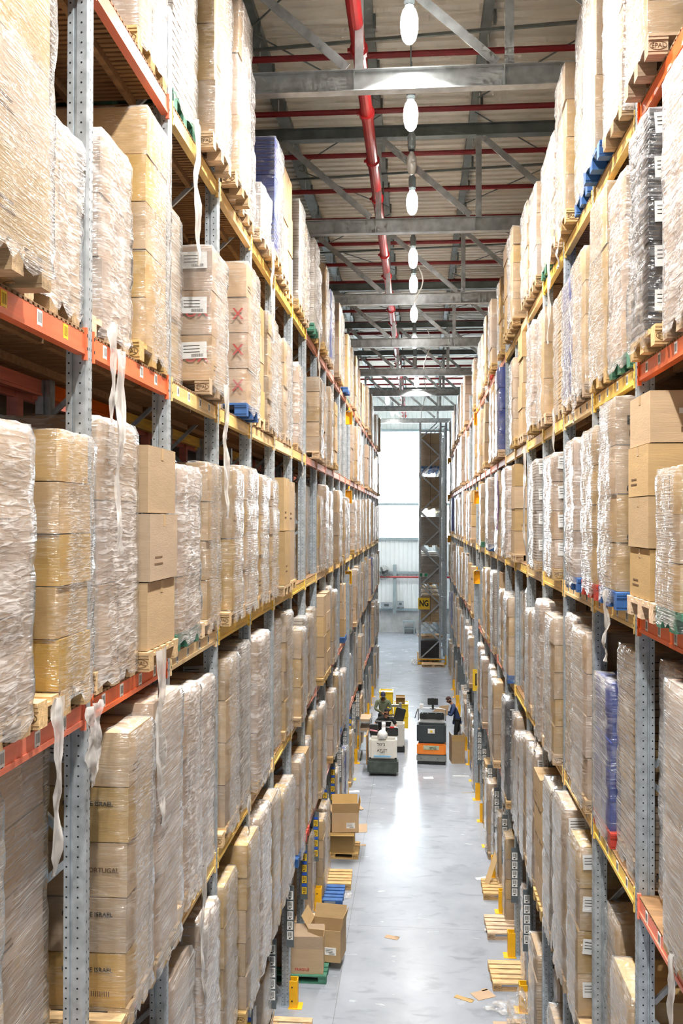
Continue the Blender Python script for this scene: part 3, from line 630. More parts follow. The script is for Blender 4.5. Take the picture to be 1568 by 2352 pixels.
for side in 'LR':
    W, z0, lv = (WL, ZL, LEVL) if side == 'L' else (WR, ZR, LEVR)
    for bay in range(LAST_BAY + 1, 23):
        for lev in range(6):
            for half in (0, 1):
                r = random.Random(hash((ord(side), lev, bay, half, 5)) % 100003)
                if r.random() < .04: continue
                base = 0.0 if lev == 0 else lv[lev - 1] + BH + .022; top = (lv[lev] - .08) if lev < 5 else 99
                h = min(r.uniform(1.5, 1.9), top - base - .03, 1.7 if lev == 0 else 9); p = r.uniform(-.06, .15)
                X = -W + p - .612 if side == 'L' else W - p + .612; Y = z0 + BAY * bay + (.09 if half == 0 else .96) + .4
                b.box((X, Y, base + .011), (1.2, .8, .022), 4); b.box((X, Y, base + .133), (1.2, .8, .022), 4)
                for q in (-.53, 0, .53):
                    for s in (-.33, 0, .33): b.box((X + q, Y + s, base + .07), (.14, .12, .1), 4)
                nl = r.choice((3, 4, 5)); m = r.choices((0, 1, 2, 3, 8), (50, 22, 8, 10, 3))[0]; z = base + .146; lh = (h - .146) / nl
                for k in range(nl): b.box((X + r.uniform(-.012, .012), Y + r.uniform(-.01, .01), z + lh / 2), (1.18, .78, lh - .012), m); z += lh
                if r.random() < .88: far_film(b, X, Y, base, h + .01, r.choices((5, 6, 7), (4, 4, 2))[0], r)
o = b.build('pallet_load', fmat); tag(o, 'distant wrapped pallet loads filling both racks far down the aisle', 'pallet load', None, 'stuff')

# the next rack rows back to back with these two, seen only as dark stacks through the gaps
b = MB()
for side in 'LR':
    W, z0, lv = (WL, ZL, LEVL) if side == 'L' else (WR, ZR, LEVR); sg = -1 if side == 'L' else 1
    for bay in range(-2, 16):
        for lev in range(6):
            base = 0.0 if lev == 0 else lv[lev - 1] + BH + .02; r = random.Random(bay * 31 + lev * 7 + (side == 'L'))
            if lev: b.box((sg * (W + 1.32), z0 + BAY * (bay + .5), base - .09), (.05, BAY, .13), 2); b.box((sg * (W + 2.0), z0 + BAY * (bay + .5), base - .01), (1.1, BAY, .02), 3)
            for half in (0, 1):
                hh = r.uniform(1.5, 1.95) if lev < 5 else r.uniform(1.6, 2.2)
                b.box((sg * (W + 1.95), z0 + BAY * bay + .5 + .86 * half, base + hh / 2), (1.15, .8, hh), r.choice((0, 0, 1)))
        b.box((sg * (W + 1.32), z0 + BAY * bay, 6), (.1, .1, 12), 2)
o = b.build('pallet_load', ['carton', 'carton_grey', 'orange', 'slat']); tag(o, 'shadowed cartons in the rack rows behind, glimpsed through gaps', 'pallet load', None, 'stuff')
# ------------------------------------------------------------------ racks
PH = 12.1
def post_mesh(detail=True, hgt=PH):
    b = MB()
    # folded section: front channel, groove, rear flange (front face at x = 0)
    prof = [(0, -.032), (0, .032), (-.012, .05), (-.075, .05), (-.08, .034), (-.094, .034), (-.098, .05), (-.135, .05), (-.135, -.05), (-.098, -.05), (-.094, -.034), (-.08, -.034), (-.075, -.05), (-.012, -.05)]
    n = len(prof)
    for (x, y) in prof: b.v.append((x, y, 0))
    for (x, y) in prof: b.v.append((x, y, hgt))
    for i in range(n):
        j = (i + 1) % n; b.f.append((j, i, n + i, n + j)); b.m.append(0)
    b.f.append(tuple(range(n, 2 * n))); b.m.append(0)
    b.box((-.06, 0, .005), (.2, .16, .012))
    if detail:
        z = .08
        while z < hgt - .03:
            for x in (-.045, -.117):
                for s in (-1, 1):
                    P = [(x + .0068 * math.cos(a * PI / 3), s * .0508, z + .0068 * math.sin(a * PI / 3)) for a in range(6)]
                    b.quad(P if s < 0 else P[::-1], 1)
            for s in (-1, 1): b.quad([(.0008, s * .02 - .004, z + .02), (.0008, s * .02 + .004, z + .02), (.0008, s * .02 + .004, z + .036), (.0008, s * .02 - .004, z + .036)], 1)
            z += .0622
    return b.mesh('upright_post', ['galv', 'hole'])
POST = post_mesh(); POSTR = post_mesh(False)
def beam_mesh(m, L, back=False):
    b = MB()
    # box section with a stepped lower lip, front face 1 cm behind the post face
    b.box((-.035, L / 2, BH / 2 + .015), (.046, L, BH - .03)); b.box((-.035, L / 2, .012), (.062, L, .024)); b.box((-.008, L / 2, .028), (.008, L, .010))
    for y in (.012, L - .012): b.box((-.01, y, BH / 2), (.03, .024, BH + .07)); b.box((.003, y, BH / 2 + .05), (.006, .014, .02), 1); b.box((.003, y, BH / 2 - .03), (.006, .014, .02), 1)
    return b.mesh('beam', [m, 'hole'])
BL = BAY - .10
BEAM = {k: beam_mesh(k, BL) for k in ('orange', 'yellow', 'fade')}
def slat_mesh():
    b = MB(); n = 27
    for i in range(n): b.box((-.56, .03 + (BL - .06) * i / (n - 1), .007), (1.1, .038, .014))
    b.box((-.56, BL / 2, .0165), (1.1, BL, .005))  # backing board added to stop light leaking between the slats
    b.box((-.3, BL / 2, -.03), (.05, BL - .02, .06)); b.box((-.8, BL / 2, -.03), (.05, BL - .02, .06))
    return b.mesh('shelf_slats', ['slat'])
SLAT = slat_mesh()
def lace_mesh():
    b = MB(); z = .2
    while z < PH - 1.3:
        b.bar((-.14, 0, z), (-1.0, 0, z + .9), .03, .04); b.bar((-1.0, 0, z + .95), (-.14, 0, z + 1.75), .03, .04); z += 1.9
    b.bar((-.14, 0, .15), (-1.0, 0, .15), .03, .04)
    return b.mesh('frame_lacing', ['galv'])
LACE = lace_mesh()
def barcode(m):
    b = MB(); b.box((0, 0, 0), (.085, .002, .12), 0)
    for k in range(8): b.box((-.028 + .008 * k, -.002, .018), (.0045 if k % 3 else .003, .002, .062), 1)
    b.box((-.005, -.002, -.038), (.03, .002, .018), 1); b.box((.02, -.002, -.025), (.018, .002, .008), 1)
    return b.mesh('barcode_label', [m, 'ink'])
BCW, BCY = barcode('paper'), barcode('ylabel')
bb = MB(); bb.box((0, 0, 0), (.086, .003, .045)); BSEP = bb.mesh('blue_spacer_label', ['blabel'])
bl = MB(); bl.box((0, 0, 0), (.003, .068, .105), 0)
for k in range(6): bl.box((.002, -.022 + .009 * k, .012), (.001, .0018, .055), 1)
bl.box((.002, 0, -.035), (.001, .03, .008), 1)
BLAB = bl.mesh('beam_barcode', ['paper', 'ink'])
bl = MB(); bl.box((0, 0, 0), (.003, .068, .105), 0)
for k in range(6): bl.box((.002, -.022 + .009 * k, .012), (.001, .0018, .055), 1)
bl.box((.002, 0, -.035), (.001, .03, .008), 1)
BLABY = bl.mesh('beam_barcode', ['ylabel', 'ink'])
def rack(side, label):
    W, z0, lv = (WL, ZL, LEVL) if side == 'L' else (WR, ZR, LEVR)
    sg = 1 if side == 'L' else -1
    t = thing('pallet_rack', label, 'pallet rack', (-W if side == 'L' else W, z0, 0), 0 if side == 'L' else PI)
    Y = lambda v: v * sg        # distance along the aisle -> local y
    stf = MB(); cnt = 0
    for k in range(-1, 24):
        link('upright_post', POST, t, (0, Y(BAY * k), 0))
        if k <= 13: link('rear_post', POSTR, t, (-1.13, Y(BAY * k), 0), (0, 0, PI)); link('frame_lacing', LACE, t, (0, Y(BAY * k), 0))
    for k in range(-1, 23):
        for li, z in enumerate(lv):
            if k <= (0 if side == 'L' else -1): c = 'orange'
            elif k <= 5: c = 'yellow'
            else: c = ('fade', 'fade', 'yellow')[(k * 3 + li) % 3]
            y = Y(BAY * k + .05) if sg > 0 else Y(BAY * k + .05) - BL
            if cnt < 100 and k <= 18:
                bo = link('beam', BEAM[c], t, (0, y, z)); cnt += 1
                if (side, li) in (('L', 3), ('L', 2), ('R', 3), ('R', 2), ('R', 1)) and k <= 1:
                    for q, yy in enumerate((.25, .62, 1.05, 1.42)):
                        link('beam_barcode', BLABY if (side == 'L' and li == 3 and k < 0 and q % 2) else BLAB, bo, (-.0105, yy, .068))
            else:
                stf.add(BEAM[c], Matrix.Translation((0, y, z)), [{'orange': 0, 'yellow': 1, 'fade': 2}[c], 3])
            if k <= 11:
                link('shelf_slats', SLAT, t, (0, y, z + BH))
            if k <= 5:
                link('rear_beam', BEAM['orange' if k < 2 else 'yellow'], t, (-1.13, y + BL, z), (0, 0, PI))
    if stf.v:
        o = stf.build('beam', ['orange', 'yellow', 'fade', 'hole'], t); o['kind'] = 'stuff'
    # hanging location boards with barcode labels, turned towards the camera
    for k in range(3 if side == 'L' else 4, 20):
        bz = 1.52
        bo = MB(); bo.box((0, 0, 0), (.125, .012, .98)); bo = link('location_board', bo.mesh('location_board', ['board']), t, (.02, Y(BAY * k - .2), bz), (0, 0, 0 if sg > 0 else PI))
        yel = side == 'L' and k in (3, 6, 7, 8, 9, 12)
        if k <= 14:
            if yel:
                for q in range(4):
                    link('barcode_label', BCY, bo, (0, -.008, -.33 + .2 * q)); link('blue_spacer_label', BSEP, bo, (0, -.008, -.23 + .2 * q))
            else:
                for q in range(5): link('barcode_label', BCW, bo, (0, -.008, -.30 + .16 * q), None, (1.1, 1, 1.1))
    return t
rack('L', 'long left pallet rack of galvanised posts with orange and yellow beams')
rack('R', 'long right pallet rack of galvanised posts with orange and yellow beams')
# guards at the post feet
def guard_mesh():
    b = MB(); b.box((.06, 0, .22), (.012, .15, .44)); b.box((0, -.075, .22), (.13, .012, .44)); b.box((0, .075, .22), (.13, .012, .44)); b.box((.03, 0, .004), (.22, .22, .008))
    for z in (.12, .34): b.cyl((-.02, -.082, z), (-.02, -.09, z), .012, 8, 1)
    return b.mesh('column_guard', ['guard', 'hole'])
GM = guard_mesh()
for side in 'LR':
    W, z0 = (WL, ZL) if side == 'L' else (WR, ZR)
    for k in range(4, 20):
        o = link('column_guard', GM, None, ((-W + .06) if side == 'L' else (W - .06), z0 + BAY * k - .02, 0), (0, 0, 0 if side == 'L' else PI))
        tag(o, 'yellow steel guard at %s rack post, %s guard from the camera' % ('left' if side == 'L' else 'right', ['nearest', 'second', 'third', 'fourth', 'fifth', 'sixth', 'seventh', 'eighth', 'ninth', 'tenth', 'eleventh', 'twelfth', 'thirteenth', 'fourteenth', 'fifteenth', 'sixteenth'][k - 4]), 'guard', 'yellow column guards along the rack feet')
# orange boxes on the mid-rack posts
def obox():
    b = MB(); b.box((0, .06, 0), (.19, .01, .36)); b.box((-.09, 0, 0), (.01, .13, .36)); b.box((.09, 0, 0), (.01, .13, .36)); b.box((0, 0, -.175), (.19, .13, .01))
    b.box((-.047, 0, .205), (.115, .13, .01), 0, Matrix.Rotation(-.55, 3, 'Y')); b.box((.047, 0, .205), (.115, .13, .01), 0, Matrix.Rotation(.55, 3, 'Y')); b.cyl((0, .0, .23), (0, 0, .31), .02, 6)
    return b.mesh('sensor_box', ['guard'])
OB = obox()
for (x, y, nm, zz) in ((-1.95, 26.0, 'left rack', (10.75, 8.5, 6.2)), (1.72, 26.6, 'right rack', (10.77, 8.5, 6.2)), (1.72, 49.6, 'far end of right rack', (11.0, 9.0, 6.8))):
    for z, w in zip(zz, ('topmost', 'middle', 'lowest')):
        tag(link('orange_hood_box', OB, None, (x, y, z)), 'orange hooded steel box on a post of the %s, %s one' % (nm, w), 'metal box', 'orange hooded boxes on rack posts')
# aisle signs
def sign(x, y, z, s, lab):
    t = thing('aisle_sign', lab, 'sign', (x, y, z)); b = MB(); b.box((0, 0, 0), (.62, .012, .62)); b.build('plate', 'ylabel', t)
    text(s, .46, 'ink', t, (0, -.008, 0), FACE_CAM, 'letters', (.72, 1, 1), .035); return t
sign(.37, 49.9, 3.27, 'NG', 'yellow square sign reading NG on the end rack frame')
sign(1.90, 26.45, 3.27, 'NG', 'yellow sign half hidden behind loads, black letter N showing')
t = thing('exit_sign', 'small green and white exit pictogram sign on the end rack', 'sign', (.35, 49.9, 4.83))
b = MB(); b.box((0, 0, 0), (.46, .012, .21)); b.build('plate', 'paper', t); b = MB(); b.box((-.14, -.008, 0), (.14, .004, .17)); b.box((.13, -.008, 0), (.16, .004, .17)); b.build('green_field', 'green', t)
b = MB(); b.bar((-.03, -.01, 0), (.05, -.01, 0), .006, .02); b.bar((.05, -.01, 0), (.02, -.01, .04), .006, .02); b.bar((.05, -.01, 0), (.02, -.01, -.04), .006, .02); b.build('arrow', 'green', t)
# end rack across the far aisle mouth
t = thing('pallet_rack', 'tall grey end rack with laced frames beyond the right rack', 'pallet rack', (0, 50, 0))
def big_post(x, y, hgt):
    b = MB(); b.box((x, y, hgt / 2), (.11, .09, hgt)); b.box((x, y - .05, hgt / 2), (.05, .012, hgt)); b.build('upright_post', 'galv', t)
for y in (0, 2.9, 5.8, 8.7, 11.6):
    for x in (.15, 1.25, 1.55): big_post(x, y, 13.1 if y < 3 else 12.8)
    b = MB(); z = .3; fl = True
    while z < 12.4:
        b.bar((.2, y, z) if fl else (1.2, y, z), (1.2, y, z + .95) if fl else (.2, y, z + .95), .04, .07); z += 1.0; fl = not fl
    b.bar((.2, y, 12.65 + .0), (1.2, y, 12.65), .05, .75 * 0 + .10); b.bar((.2, y, .26), (1.2, y, .26), .05, .10)
    b.build('frame_lacing', 'galv', t)
    b = MB()
    for z in (.9, 3.6, 5.6, 8.3, 12.9): b.bar((1.25, y, z), (1.6, y, z), .05, .09)
    b.build('row_spacer', 'galv', t)
for z in (1.95, 4.05, 6.15, 8.25, 10.45):
    for y in (.05, 2.95, 5.85, 8.75):
        for x in (.15, 1.25): b = MB(); b.box((x, y + 1.4, z + .05), (.05, 2.75, .12)); b.build('beam', 'yellow', t)
er = random.Random(3)
EL = ['ground', 'first', 'second', 'third', 'fourth', 'top']
for li, (z, sty, h) in enumerate(((0, 'carton_dark', 1.2), (2.13, 'carton', 1.55), (4.23, 'carton_grey', 1.6), (6.33, 'carton_grey', 1.65), (8.43, 'carton', 1.75), (10.63, 'carton', 1.95))):
    for bi, y in enumerate((51.2, 54.1, 57.0)):
        if bi and li == 0: continue
        o = thing('pallet_load', '%s load on the end rack, %s level, %s bay' % ('dark' if sty == 'carton_dark' else 'grey wrapped' if sty == 'carton_grey' else 'tan wrapped', EL[li], ('front', 'middle', 'rear')[bi]), 'pallet load', (.72, y, z), PI / 2, 'loads on the end rack')
        link('pallet', PAL[2 if li == 5 else 0], o, None, None, (1.6, 1.45, 1))
        nl = 3; lh = (h - .144) / nl
        for k in range(nl): link('carton', cart(sty, 4 if sty == 'carton' else 3), o, (0, 0, .146 + k * lh), None, (1.9, 1.16, lh - .005))
        if li: link('stretch_film', FILM[('film_h' if li != 5 else 'film', 2)][bi % 2], o, None, None, (1.6, 1.47, h / 1.75))
b = MB(); b.box((-.0, -.25, .25), (.06, .06, .5)); b.box((.75, -.28, .06), (1.55, .08, .1)); b.box((.75, -.28, .28), (1.55, .06, .05)); b.box((1.5, -.25, .25), (.06, .06, .5)); b.box((0, .3, .25), (.06, 1.1, .08)); b.box((0, .85, .25), (.06, .06, .5))
tag(b.build('rack_end_guard', 'guard', loc=(.05, 50, 0)), 'orange floor rail guarding the end rack corner', 'guard')
for (x, y, a, lab) in ((.85, 49.25, .02, 'bare wooden pallet lying in front of the end rack'), (.72, 50.55, .3, 'tilted wooden pallet inside the foot of the end rack')):
    o = thing('pallet', lab, 'pallet', (x, y, 0 if y < 50 else 1.37), a); link('pallet_deck', PAL[0], o)

for (x, y, lab) in ((-WL + .05, 26.0, 'proud grey steel column at mid left rack carrying orange boxes'), (WR - .06, 26.75, 'proud grey steel column at mid right rack beside the yellow sign')):
    b = MB(); b.box((0, 0, 3.15), (.012, .12, 6.3)); b.box((0, -.06, 3.15), (.12, .012, 6.3)); b.box((0, .06, 3.15), (.12, .012, 6.3)); b.box((0, 0, .01), (.2, .2, .02))
    tag(b.build('steel_column', 'galv', loc=(x, y, 0)), lab, 'column')
# ------------------------------------------------------------------ things on the floor
def open_carton(name, lab, loc, rz, d, flaps=(50, 60, 40, 70), m='carton', label=None, txt=None, base=0):
    t = thing(name, lab, 'carton', loc, rz); w, l, h = d; th = .006
    b = MB()
    b.box((0, 0, th / 2), (w, l, th)); b.box((-w / 2, 0, h / 2), (th, l, h)); b.box((w / 2, 0, h / 2), (th, l, h)); b.box((0, -l / 2, h / 2), (w, th, h)); b.box((0, l / 2, h / 2), (w, th, h))
    b.build('box_body', m, t)
    fl = min(w, l) * .48
    for i, a in enumerate(flaps):
        if a is None: continue
        a = math.radians(a)       # angle above horizontal, folded outwards
        b = MB()
        if i == 0: rot = Matrix.Rotation(a, 3, 'X'); b.box((0, 0, 0), (w * .98, fl, th), 0, rot); o = Vector((0, -l / 2, h)) + Vector((0, -math.cos(a) * fl / 2, -math.sin(a) * fl / 2 * -1)); rot2 = Matrix.Rotation(-a, 3, 'X')
        elif i == 1: o = Vector((0, l / 2, h)) + Vector((0, math.cos(a) * fl / 2, math.sin(a) * fl / 2)); rot2 = Matrix.Rotation(a, 3, 'X')
        elif i == 2: o = Vector((-w / 2, 0, h)) + Vector((-math.cos(a) * fl / 2, 0, math.sin(a) * fl / 2)); rot2 = Matrix.Rotation(a, 3, 'Y')
        else: o = Vector((w / 2, 0, h)) + Vector((math.cos(a) * fl / 2, 0, math.sin(a) * fl / 2)); rot2 = Matrix.Rotation(-a, 3, 'Y')
        b = MB(); b.box(o, (w * .98, fl, th) if i < 2 else (fl, l * .98, th), 0, rot2); b.build('flap', m, t)
    if label: link('shipping_label', LABEL, t, (w * .2, -l / 2 - .005, h * .35))
    if txt: text(txt, h * .16, 'ink_red', t, (-.05, -l / 2 - .005, h * .18), FACE_CAM)
    return t
open_carton('open_carton', 'tall open carton standing on the floor beside the man in navy', (1.30, 30.0, 0), .12, (.42, .55, .72), (86, None, 88, 86))
def floor_pallet(lab, x, y, rz, pm=0, z=0, s=1):
    o = thing('pallet', lab, 'pallet', (x, y, z), rz); link('pallet_deck', PAL[pm], o); return o
floor_pallet('green painted pallet under the open cartons at left', -2.12, 15.85, 0, 1)
open_carton('open_carton', 'open carton marked FRAGILE on the green pallet, flaps up', (-1.90, 15.72, .146), .05, (.62, .45, .42), (88, 60, 80, 88), 'carton', None, 'FRAGILE')
open_carton('open_carton', 'big open carton with white label behind the FRAGILE carton', (-1.58, 16.20, .146), -.12, (.58, .5, .55), (None, 60, 60, 78), 'carton', True)
floor_pallet('bare wooden pallet by the nearest left column guard', -2.2, 13.75, 0)
floor_pallet('wooden pallet poking out beyond the green pallet at left', -2.12, 17.5, 0)
floor_pallet('weathered pallet with wide boards farther along left rack foot', -2.0, 19.78, .03)
floor_pallet('dark blue pallet at the left rack foot beside plastic scrap', -2.1, 18.93, 0, 2)
t = floor_pallet('wooden pallet under the leaning golden carton at left', -1.95, 21.55, 0)
open_carton('open_carton', 'golden open carton with raised lid leaning by yellow labels', (-1.68, 21.5, .60), .1, (.62, .55, .45), (70, 65, 60, 80), 'carton_gold', True)
open_carton('open_carton', 'plain carton underneath the golden open carton', (-1.75, 21.52, .146), .05, (.6, .6, .44), (5, None, None, 5), 'carton')
open_carton('open_carton', 'open carton lowest in frame at the left rack foot', (-2.35, 12.6, .146), .0, (.6, .6, .5), (30, 60, 70, 80), 'carton')
floor_pallet('pallet under the lowest left open carton', -2.32, 12.6, 0)
floor_pallet('bare pallet jutting from right rack near white plastic', 1.86, 15.9, .04)
floor_pallet('second bare pallet farther along the right rack foot', 1.92, 17.75, .02)
floor_pallet('third bare pallet at right rack, near the yellow guard', 1.98, 19.55, 0)
floor_pallet('pallet loaded with folded film at right rack foot', 2.0, 14.0, 0)
def crumple(name, lab, loc, s, seed, m='film_milky', flat=1.0):
    b = MB(); n = 12; k = 9
    for i in range(k + 1):
        a = PI * i / k
        for j in range(n):
            p = 2 * PI * j / n; d = Vector((math.sin(a) * math.cos(p), math.sin(a) * math.sin(p), math.cos(a)))
            r = .7 + .75 * noise.noise(d * 1.7 + Vector((seed, 0, 0))) + .3 * noise.noise(d * 4 + Vector((0, seed, 0)))
            b.v.append((d.x * r * s[0], d.y * r * s[1], max(.002, (d.z * r + .75) * s[2] * flat)))
    for i in range(k):
        for j in range(n):
            q = (j + 1) % n; b.f.append((i * n + j, (i + 1) * n + j, (i + 1) * n + q, i * n + q)); b.m.append(0)
    o = b.build(name, m, loc=loc); tag(o, lab, 'plastic film'); return o
crumple('crumpled_film', 'heap of clear wrapping film on the right front pallet', (1.62, 14.2, .1), (.33, .4, .32), 1.2, 'film')
crumple('crumpled_film', 'white twisted plastic scrap on floor by right rack', (1.50, 17.7, 0), (.26, .14, .07), 4.4)
crumple('crumpled_film', 'thin clear plastic sheet on the floor beside blue pallet', (-1.55, 19.1, 0), (.28, .22, .05), 2.7, 'film')
crumple('crumpled_film', 'flat scrap of film on floor near the bottom right pallet', (1.35, 14.9, 0), (.3, .2, .06), 7.7, 'film')
crumple('crumpled_film', 'bundle of bunched clear film behind the tall open carton', (1.60, 31.3, .45), (.24, .25, .3), 9.1, 'film')
crumple('crumpled_film', 'white plastic bag beside the end rack corner', (-.15, 49.6, 0), (.22, .22, .22), 5.5)
def scrap(lab, x, y, rz, w, l, tilt=0, m='carton_pink', z=.004, poly=None):
    b = MB(); b.box((0, 0, 0), (w, l, .005)); b.box((w * .32, l * .5, .0), (w * .3, l * .25, .005))
    o = b.build('cardboard_scrap', m, loc=(x, y, z)); o.rotation_euler = (tilt, 0, rz); tag(o, lab, 'cardboard'); return o
scrap('tan cardboard square lying near the bottom of aisle floor', 1.10, 15.35, .5, .34, .26)
scrap('bent cardboard strip left of the square piece on the floor', .78, 15.2, -.5, .32, .10, .0, 'carton')
scrap('small cardboard offcut alone in the middle of the aisle', -.46, 17.3, -.35, .26, .13)
scrap('thin cardboard strip on floor beside the golden carton', -1.36, 22.1, .1, .28, .10)
scrap('large cardboard sheet at the bottom right edge of floor', 1.45, 14.45, .05, .5, .24)
scrap('cardboard piece lying flat next to the FRAGILE carton', -1.50, 17.35, .0, .22, .2)
scrap('long cardboard strip leaning on the left column guard', -1.72, 25.0, .8, .12, .75, .35, 'carton', .15)
scrap('white card scrap on the floor before the orange truck', .35, 28.0, .1, .3, .2, 0, 'paper')
scrap('narrow pale strip lying on floor right of the orange truck', 1.35, 28.3, .05, .5, .05, 0, 'paper')
scrap('torn white card by the left loads near the trucks', -1.85, 26.4, .2, .4, .15, 0, 'paper')
scrap('thin dark strip on the floor below the pale strip', 1.5, 26.6, .15, .4, .03, 0, 'carton')
scrap('long tan cardboard strip leaning at the right rack foot', 1.60, 19.9, -.5, .12, .95, .75, 'carton', .36)
scrap('white card sheet on the floor at the leaning strip', 1.42, 20.3, .3, .26, .12, 0, 'paper')
scrap('torn brown cardboard on floor under the leaning strip', 1.55, 19.4, .8, .24, .18)
# loose things hanging or leaning in the aisle
cloth = cloth_tail(1.75, .34, 8, 'film_tail')
o = link('hanging_film', cloth, None, (WR - .12, ZR + BAY * 3.55, 9.0), (0, 0, PI)); tag(o, 'long white film sheet hanging down the right rack at mid aisle', 'plastic film')
o = link('hanging_film', cloth_tail(1.9, .26, 11, 'film_tail'), None, (WR - .10, ZR + BAY * 2.0, 4.6), (0, 0, PI)); tag(o, 'long teardrop film tail hanging over right rack lower shelf', 'plastic film')
o = link('purple_bag', cloth_tail(1.15, .3, 13, 'purple'), None, (WR - .10, ZR + BAY * 6.2, 8.8), (0, 0, PI)); tag(o, 'translucent purple plastic bag hanging between right rack loads', 'plastic bag')
o = link('hanging_film', cloth_tail(1.3, .2, 17, 'film_tail'), None, (-WL + .10, ZL + BAY * .12, 8.98), (0, 0, 0)); tag(o, 'twisted clear film strand beside the nearest full left post', 'plastic film')
o = link('hanging_film', cloth_tail(.5, .3, 19, 'film_tail'), None, (-WL + .06, ZL - .12, 6.76), (0, 0, 0)); tag(o, 'torn film rag on the orange beam at the nearest left post', 'plastic film')

# ------------------------------------------------------------------ trucks
def rbox(name, m, parent, c, d, bev=.03):
    b = MB(); b.box((0, 0, 0), d); o = b.build(name, m, parent, loc=c, bevel=bev); return o
def wheel(parent, c, r, w, name='wheel'):
    b = MB(); b.cyl((c[0] - w / 2, c[1], c[2]), (c[0] + w / 2, c[1], c[2]), r, 16); return b.build(name, 'rubber', parent)
# white truck, front towards the camera
t = thing('pallet_truck', 'off-white ride-on pallet truck with black bumper, man in black driving', 'pallet truck', (-1.04, 28.05, 0), .0)
b = MB(); b.box((0, .22, .27), (.95, .44, .44)); o = b.build('front_bumper', 'mossgrey', t, bevel=.06)
b = MB(); pts = [(.0, .06), (.0, .08)]
b.box((0, .36, .80), (.86, .60, .66)); o = b.build('body_cover', 'truckwhite', t, bevel=.07)
for v in o.data.vertices:
    if v.co.z > .9: v.co.y += .10 * (1 if v.co.y < .3 else 0)
b = MB(); b.box((0, .9, .10), (.82, .7, .06)); b.build('platform', 'rubber', t)
b = MB()
for x in (-.27, .27): b.box((x, 2.35, .12), (.16, 1.6, .07))
b.box((0, 1.45, .2), (.8, .2, .3)); b.build('forks', 'truckgrey', t)
for x in (-.36, .36): wheel(t, (x, .5, .09), .09, .07)
wheel(t, (0, 1.4, .09), .09, .1)
b = MB(); b.box((0, .62, 1.16), (.80, .28, .08)); b.box((-.30, .55, 1.32), (.26, .16, .30)); b.build('dashboard', 'blackp', t, bevel=.02)
b = MB(); b.box((.30, .50, 1.26), (.32, .12, .26)); b.build('control_panel', 'blackp', t, bevel=.015)
b = MB(); b.box((.27, .42, 1.405), (.14, .04, .05)); b.build('red_switch', 'redp', t, bevel=.01)
b = MB(); b.box((.26, .46, 1.40), (.34, .06, .02)); b.build('panel_rim', 'steel', t)
b = MB(); b.bar((-.42, .44, 1.31), (-.18, .44, 1.27), .05, .04); b.build('pink_marker_bar', 'pinkp', t, bevel=.008)
b = MB(); b.bar((0, .62, 1.18), (0, .74, 1.50), .12, .06); b.build('tiller_arm', 'steel', t, bevel=.01)
b = MB(); b.cyl((-.26, .76, 1.50), (.24, .76, 1.50), .03, 10); b.build('handlebar', 'blackp', t)
b = MB(); b.box((0, .655, 1.40), (.12, .01, .09)); b.build('white_tag', 'paper', t)
b = MB(); b.lathe([(.001, .15), (.08, .135), (.14, .08), (.155, .01), (.165, -.02), (.14, -.03)], 20, 0)
h = b.build('hard_hat', 'white', t, True, (-.02, .30, 1.20)); 
h.rotation_euler = (.9, 0, 0); h.parent = None; h.location = (-1.06, 28.33, 1.20); tag(h, 'white hard hat resting on front of the white truck', 'helmet')
b = MB(); b.box((0, -.02, 0), (.52, .02, .045)); b.build('blue_stripe_decal', mat('light_blue_decal', (.22, .50, .75), .4), t, loc=(-.02, .058, .60))
text('ATLET', .11, 'ink', t, (-.02, .044, .775), FACE_CAM, 'maker_lettering', (1, 1, .6)); text('TEMPO', .05, 'ink', t, (-.02, .044, .71), FACE_CAM, 'model_lettering')
text("לוגי'ג", .13, 'ink', t, (-.06, .062, .955), FACE_CAM, 'hebrew_lettering')
b = MB(); b.box((-.50, .5, .75), (.04, .7, .9)); b.build('side_board', 'carton_in', t)
# white truck's own pallet load behind
# second truck, steel-grey with black screen, behind
t = thing('pallet_truck', 'second pallet truck behind, black console, man in olive hoodie riding', 'pallet truck', (-.88, 31.0, 0))
b = MB(); b.box((.10, .2, .55), (.72, .5, .9)); b.build('body_cover', 'truckwhite', t, bevel=.05)
b = MB(); b.box((.10, .2, .12), (.74, .55, .22)); b.build('front_bumper', 'rubber', t, bevel=.03)
b = MB(); b.box((.30, .25, 1.22), (.34, .10, .44), 0, Matrix.Rotation(.25, 3, 'Y')); b.build('console_screen', 'blackp', t, bevel=.02)
b = MB(); b.box((.05, .35, 1.05), (.7, .25, .12)); b.build('dashboard', 'blackp', t, bevel=.02)
b = MB(); b.cyl((-.30, .45, 1.12), (.1, .45, 1.16), .025, 8); b.build('handlebar', 'blackp', t)
b = MB(); b.box((-.1, .9, .1), (.9, .75, .06)); b.build('platform', 'rubber', t)
b = MB(); b.box((.30, 1.3, .75), (.10, .06, 1.3)); b.box((-.3, 1.3, .6), (.1, .06, 1.1)); b.box((0, 1.3, 1.3), (.7, .05, .08)); b.build('backrest_frame', 'steel', t)
b = MB()
for x in (-.32, .32): b.box((x, 2.7, .12), (.16, 2.4, .07))
b.build('forks', 'truckgrey', t)
for x in (-.2, .4): wheel(t, (x, .3, .1), .1, .08)
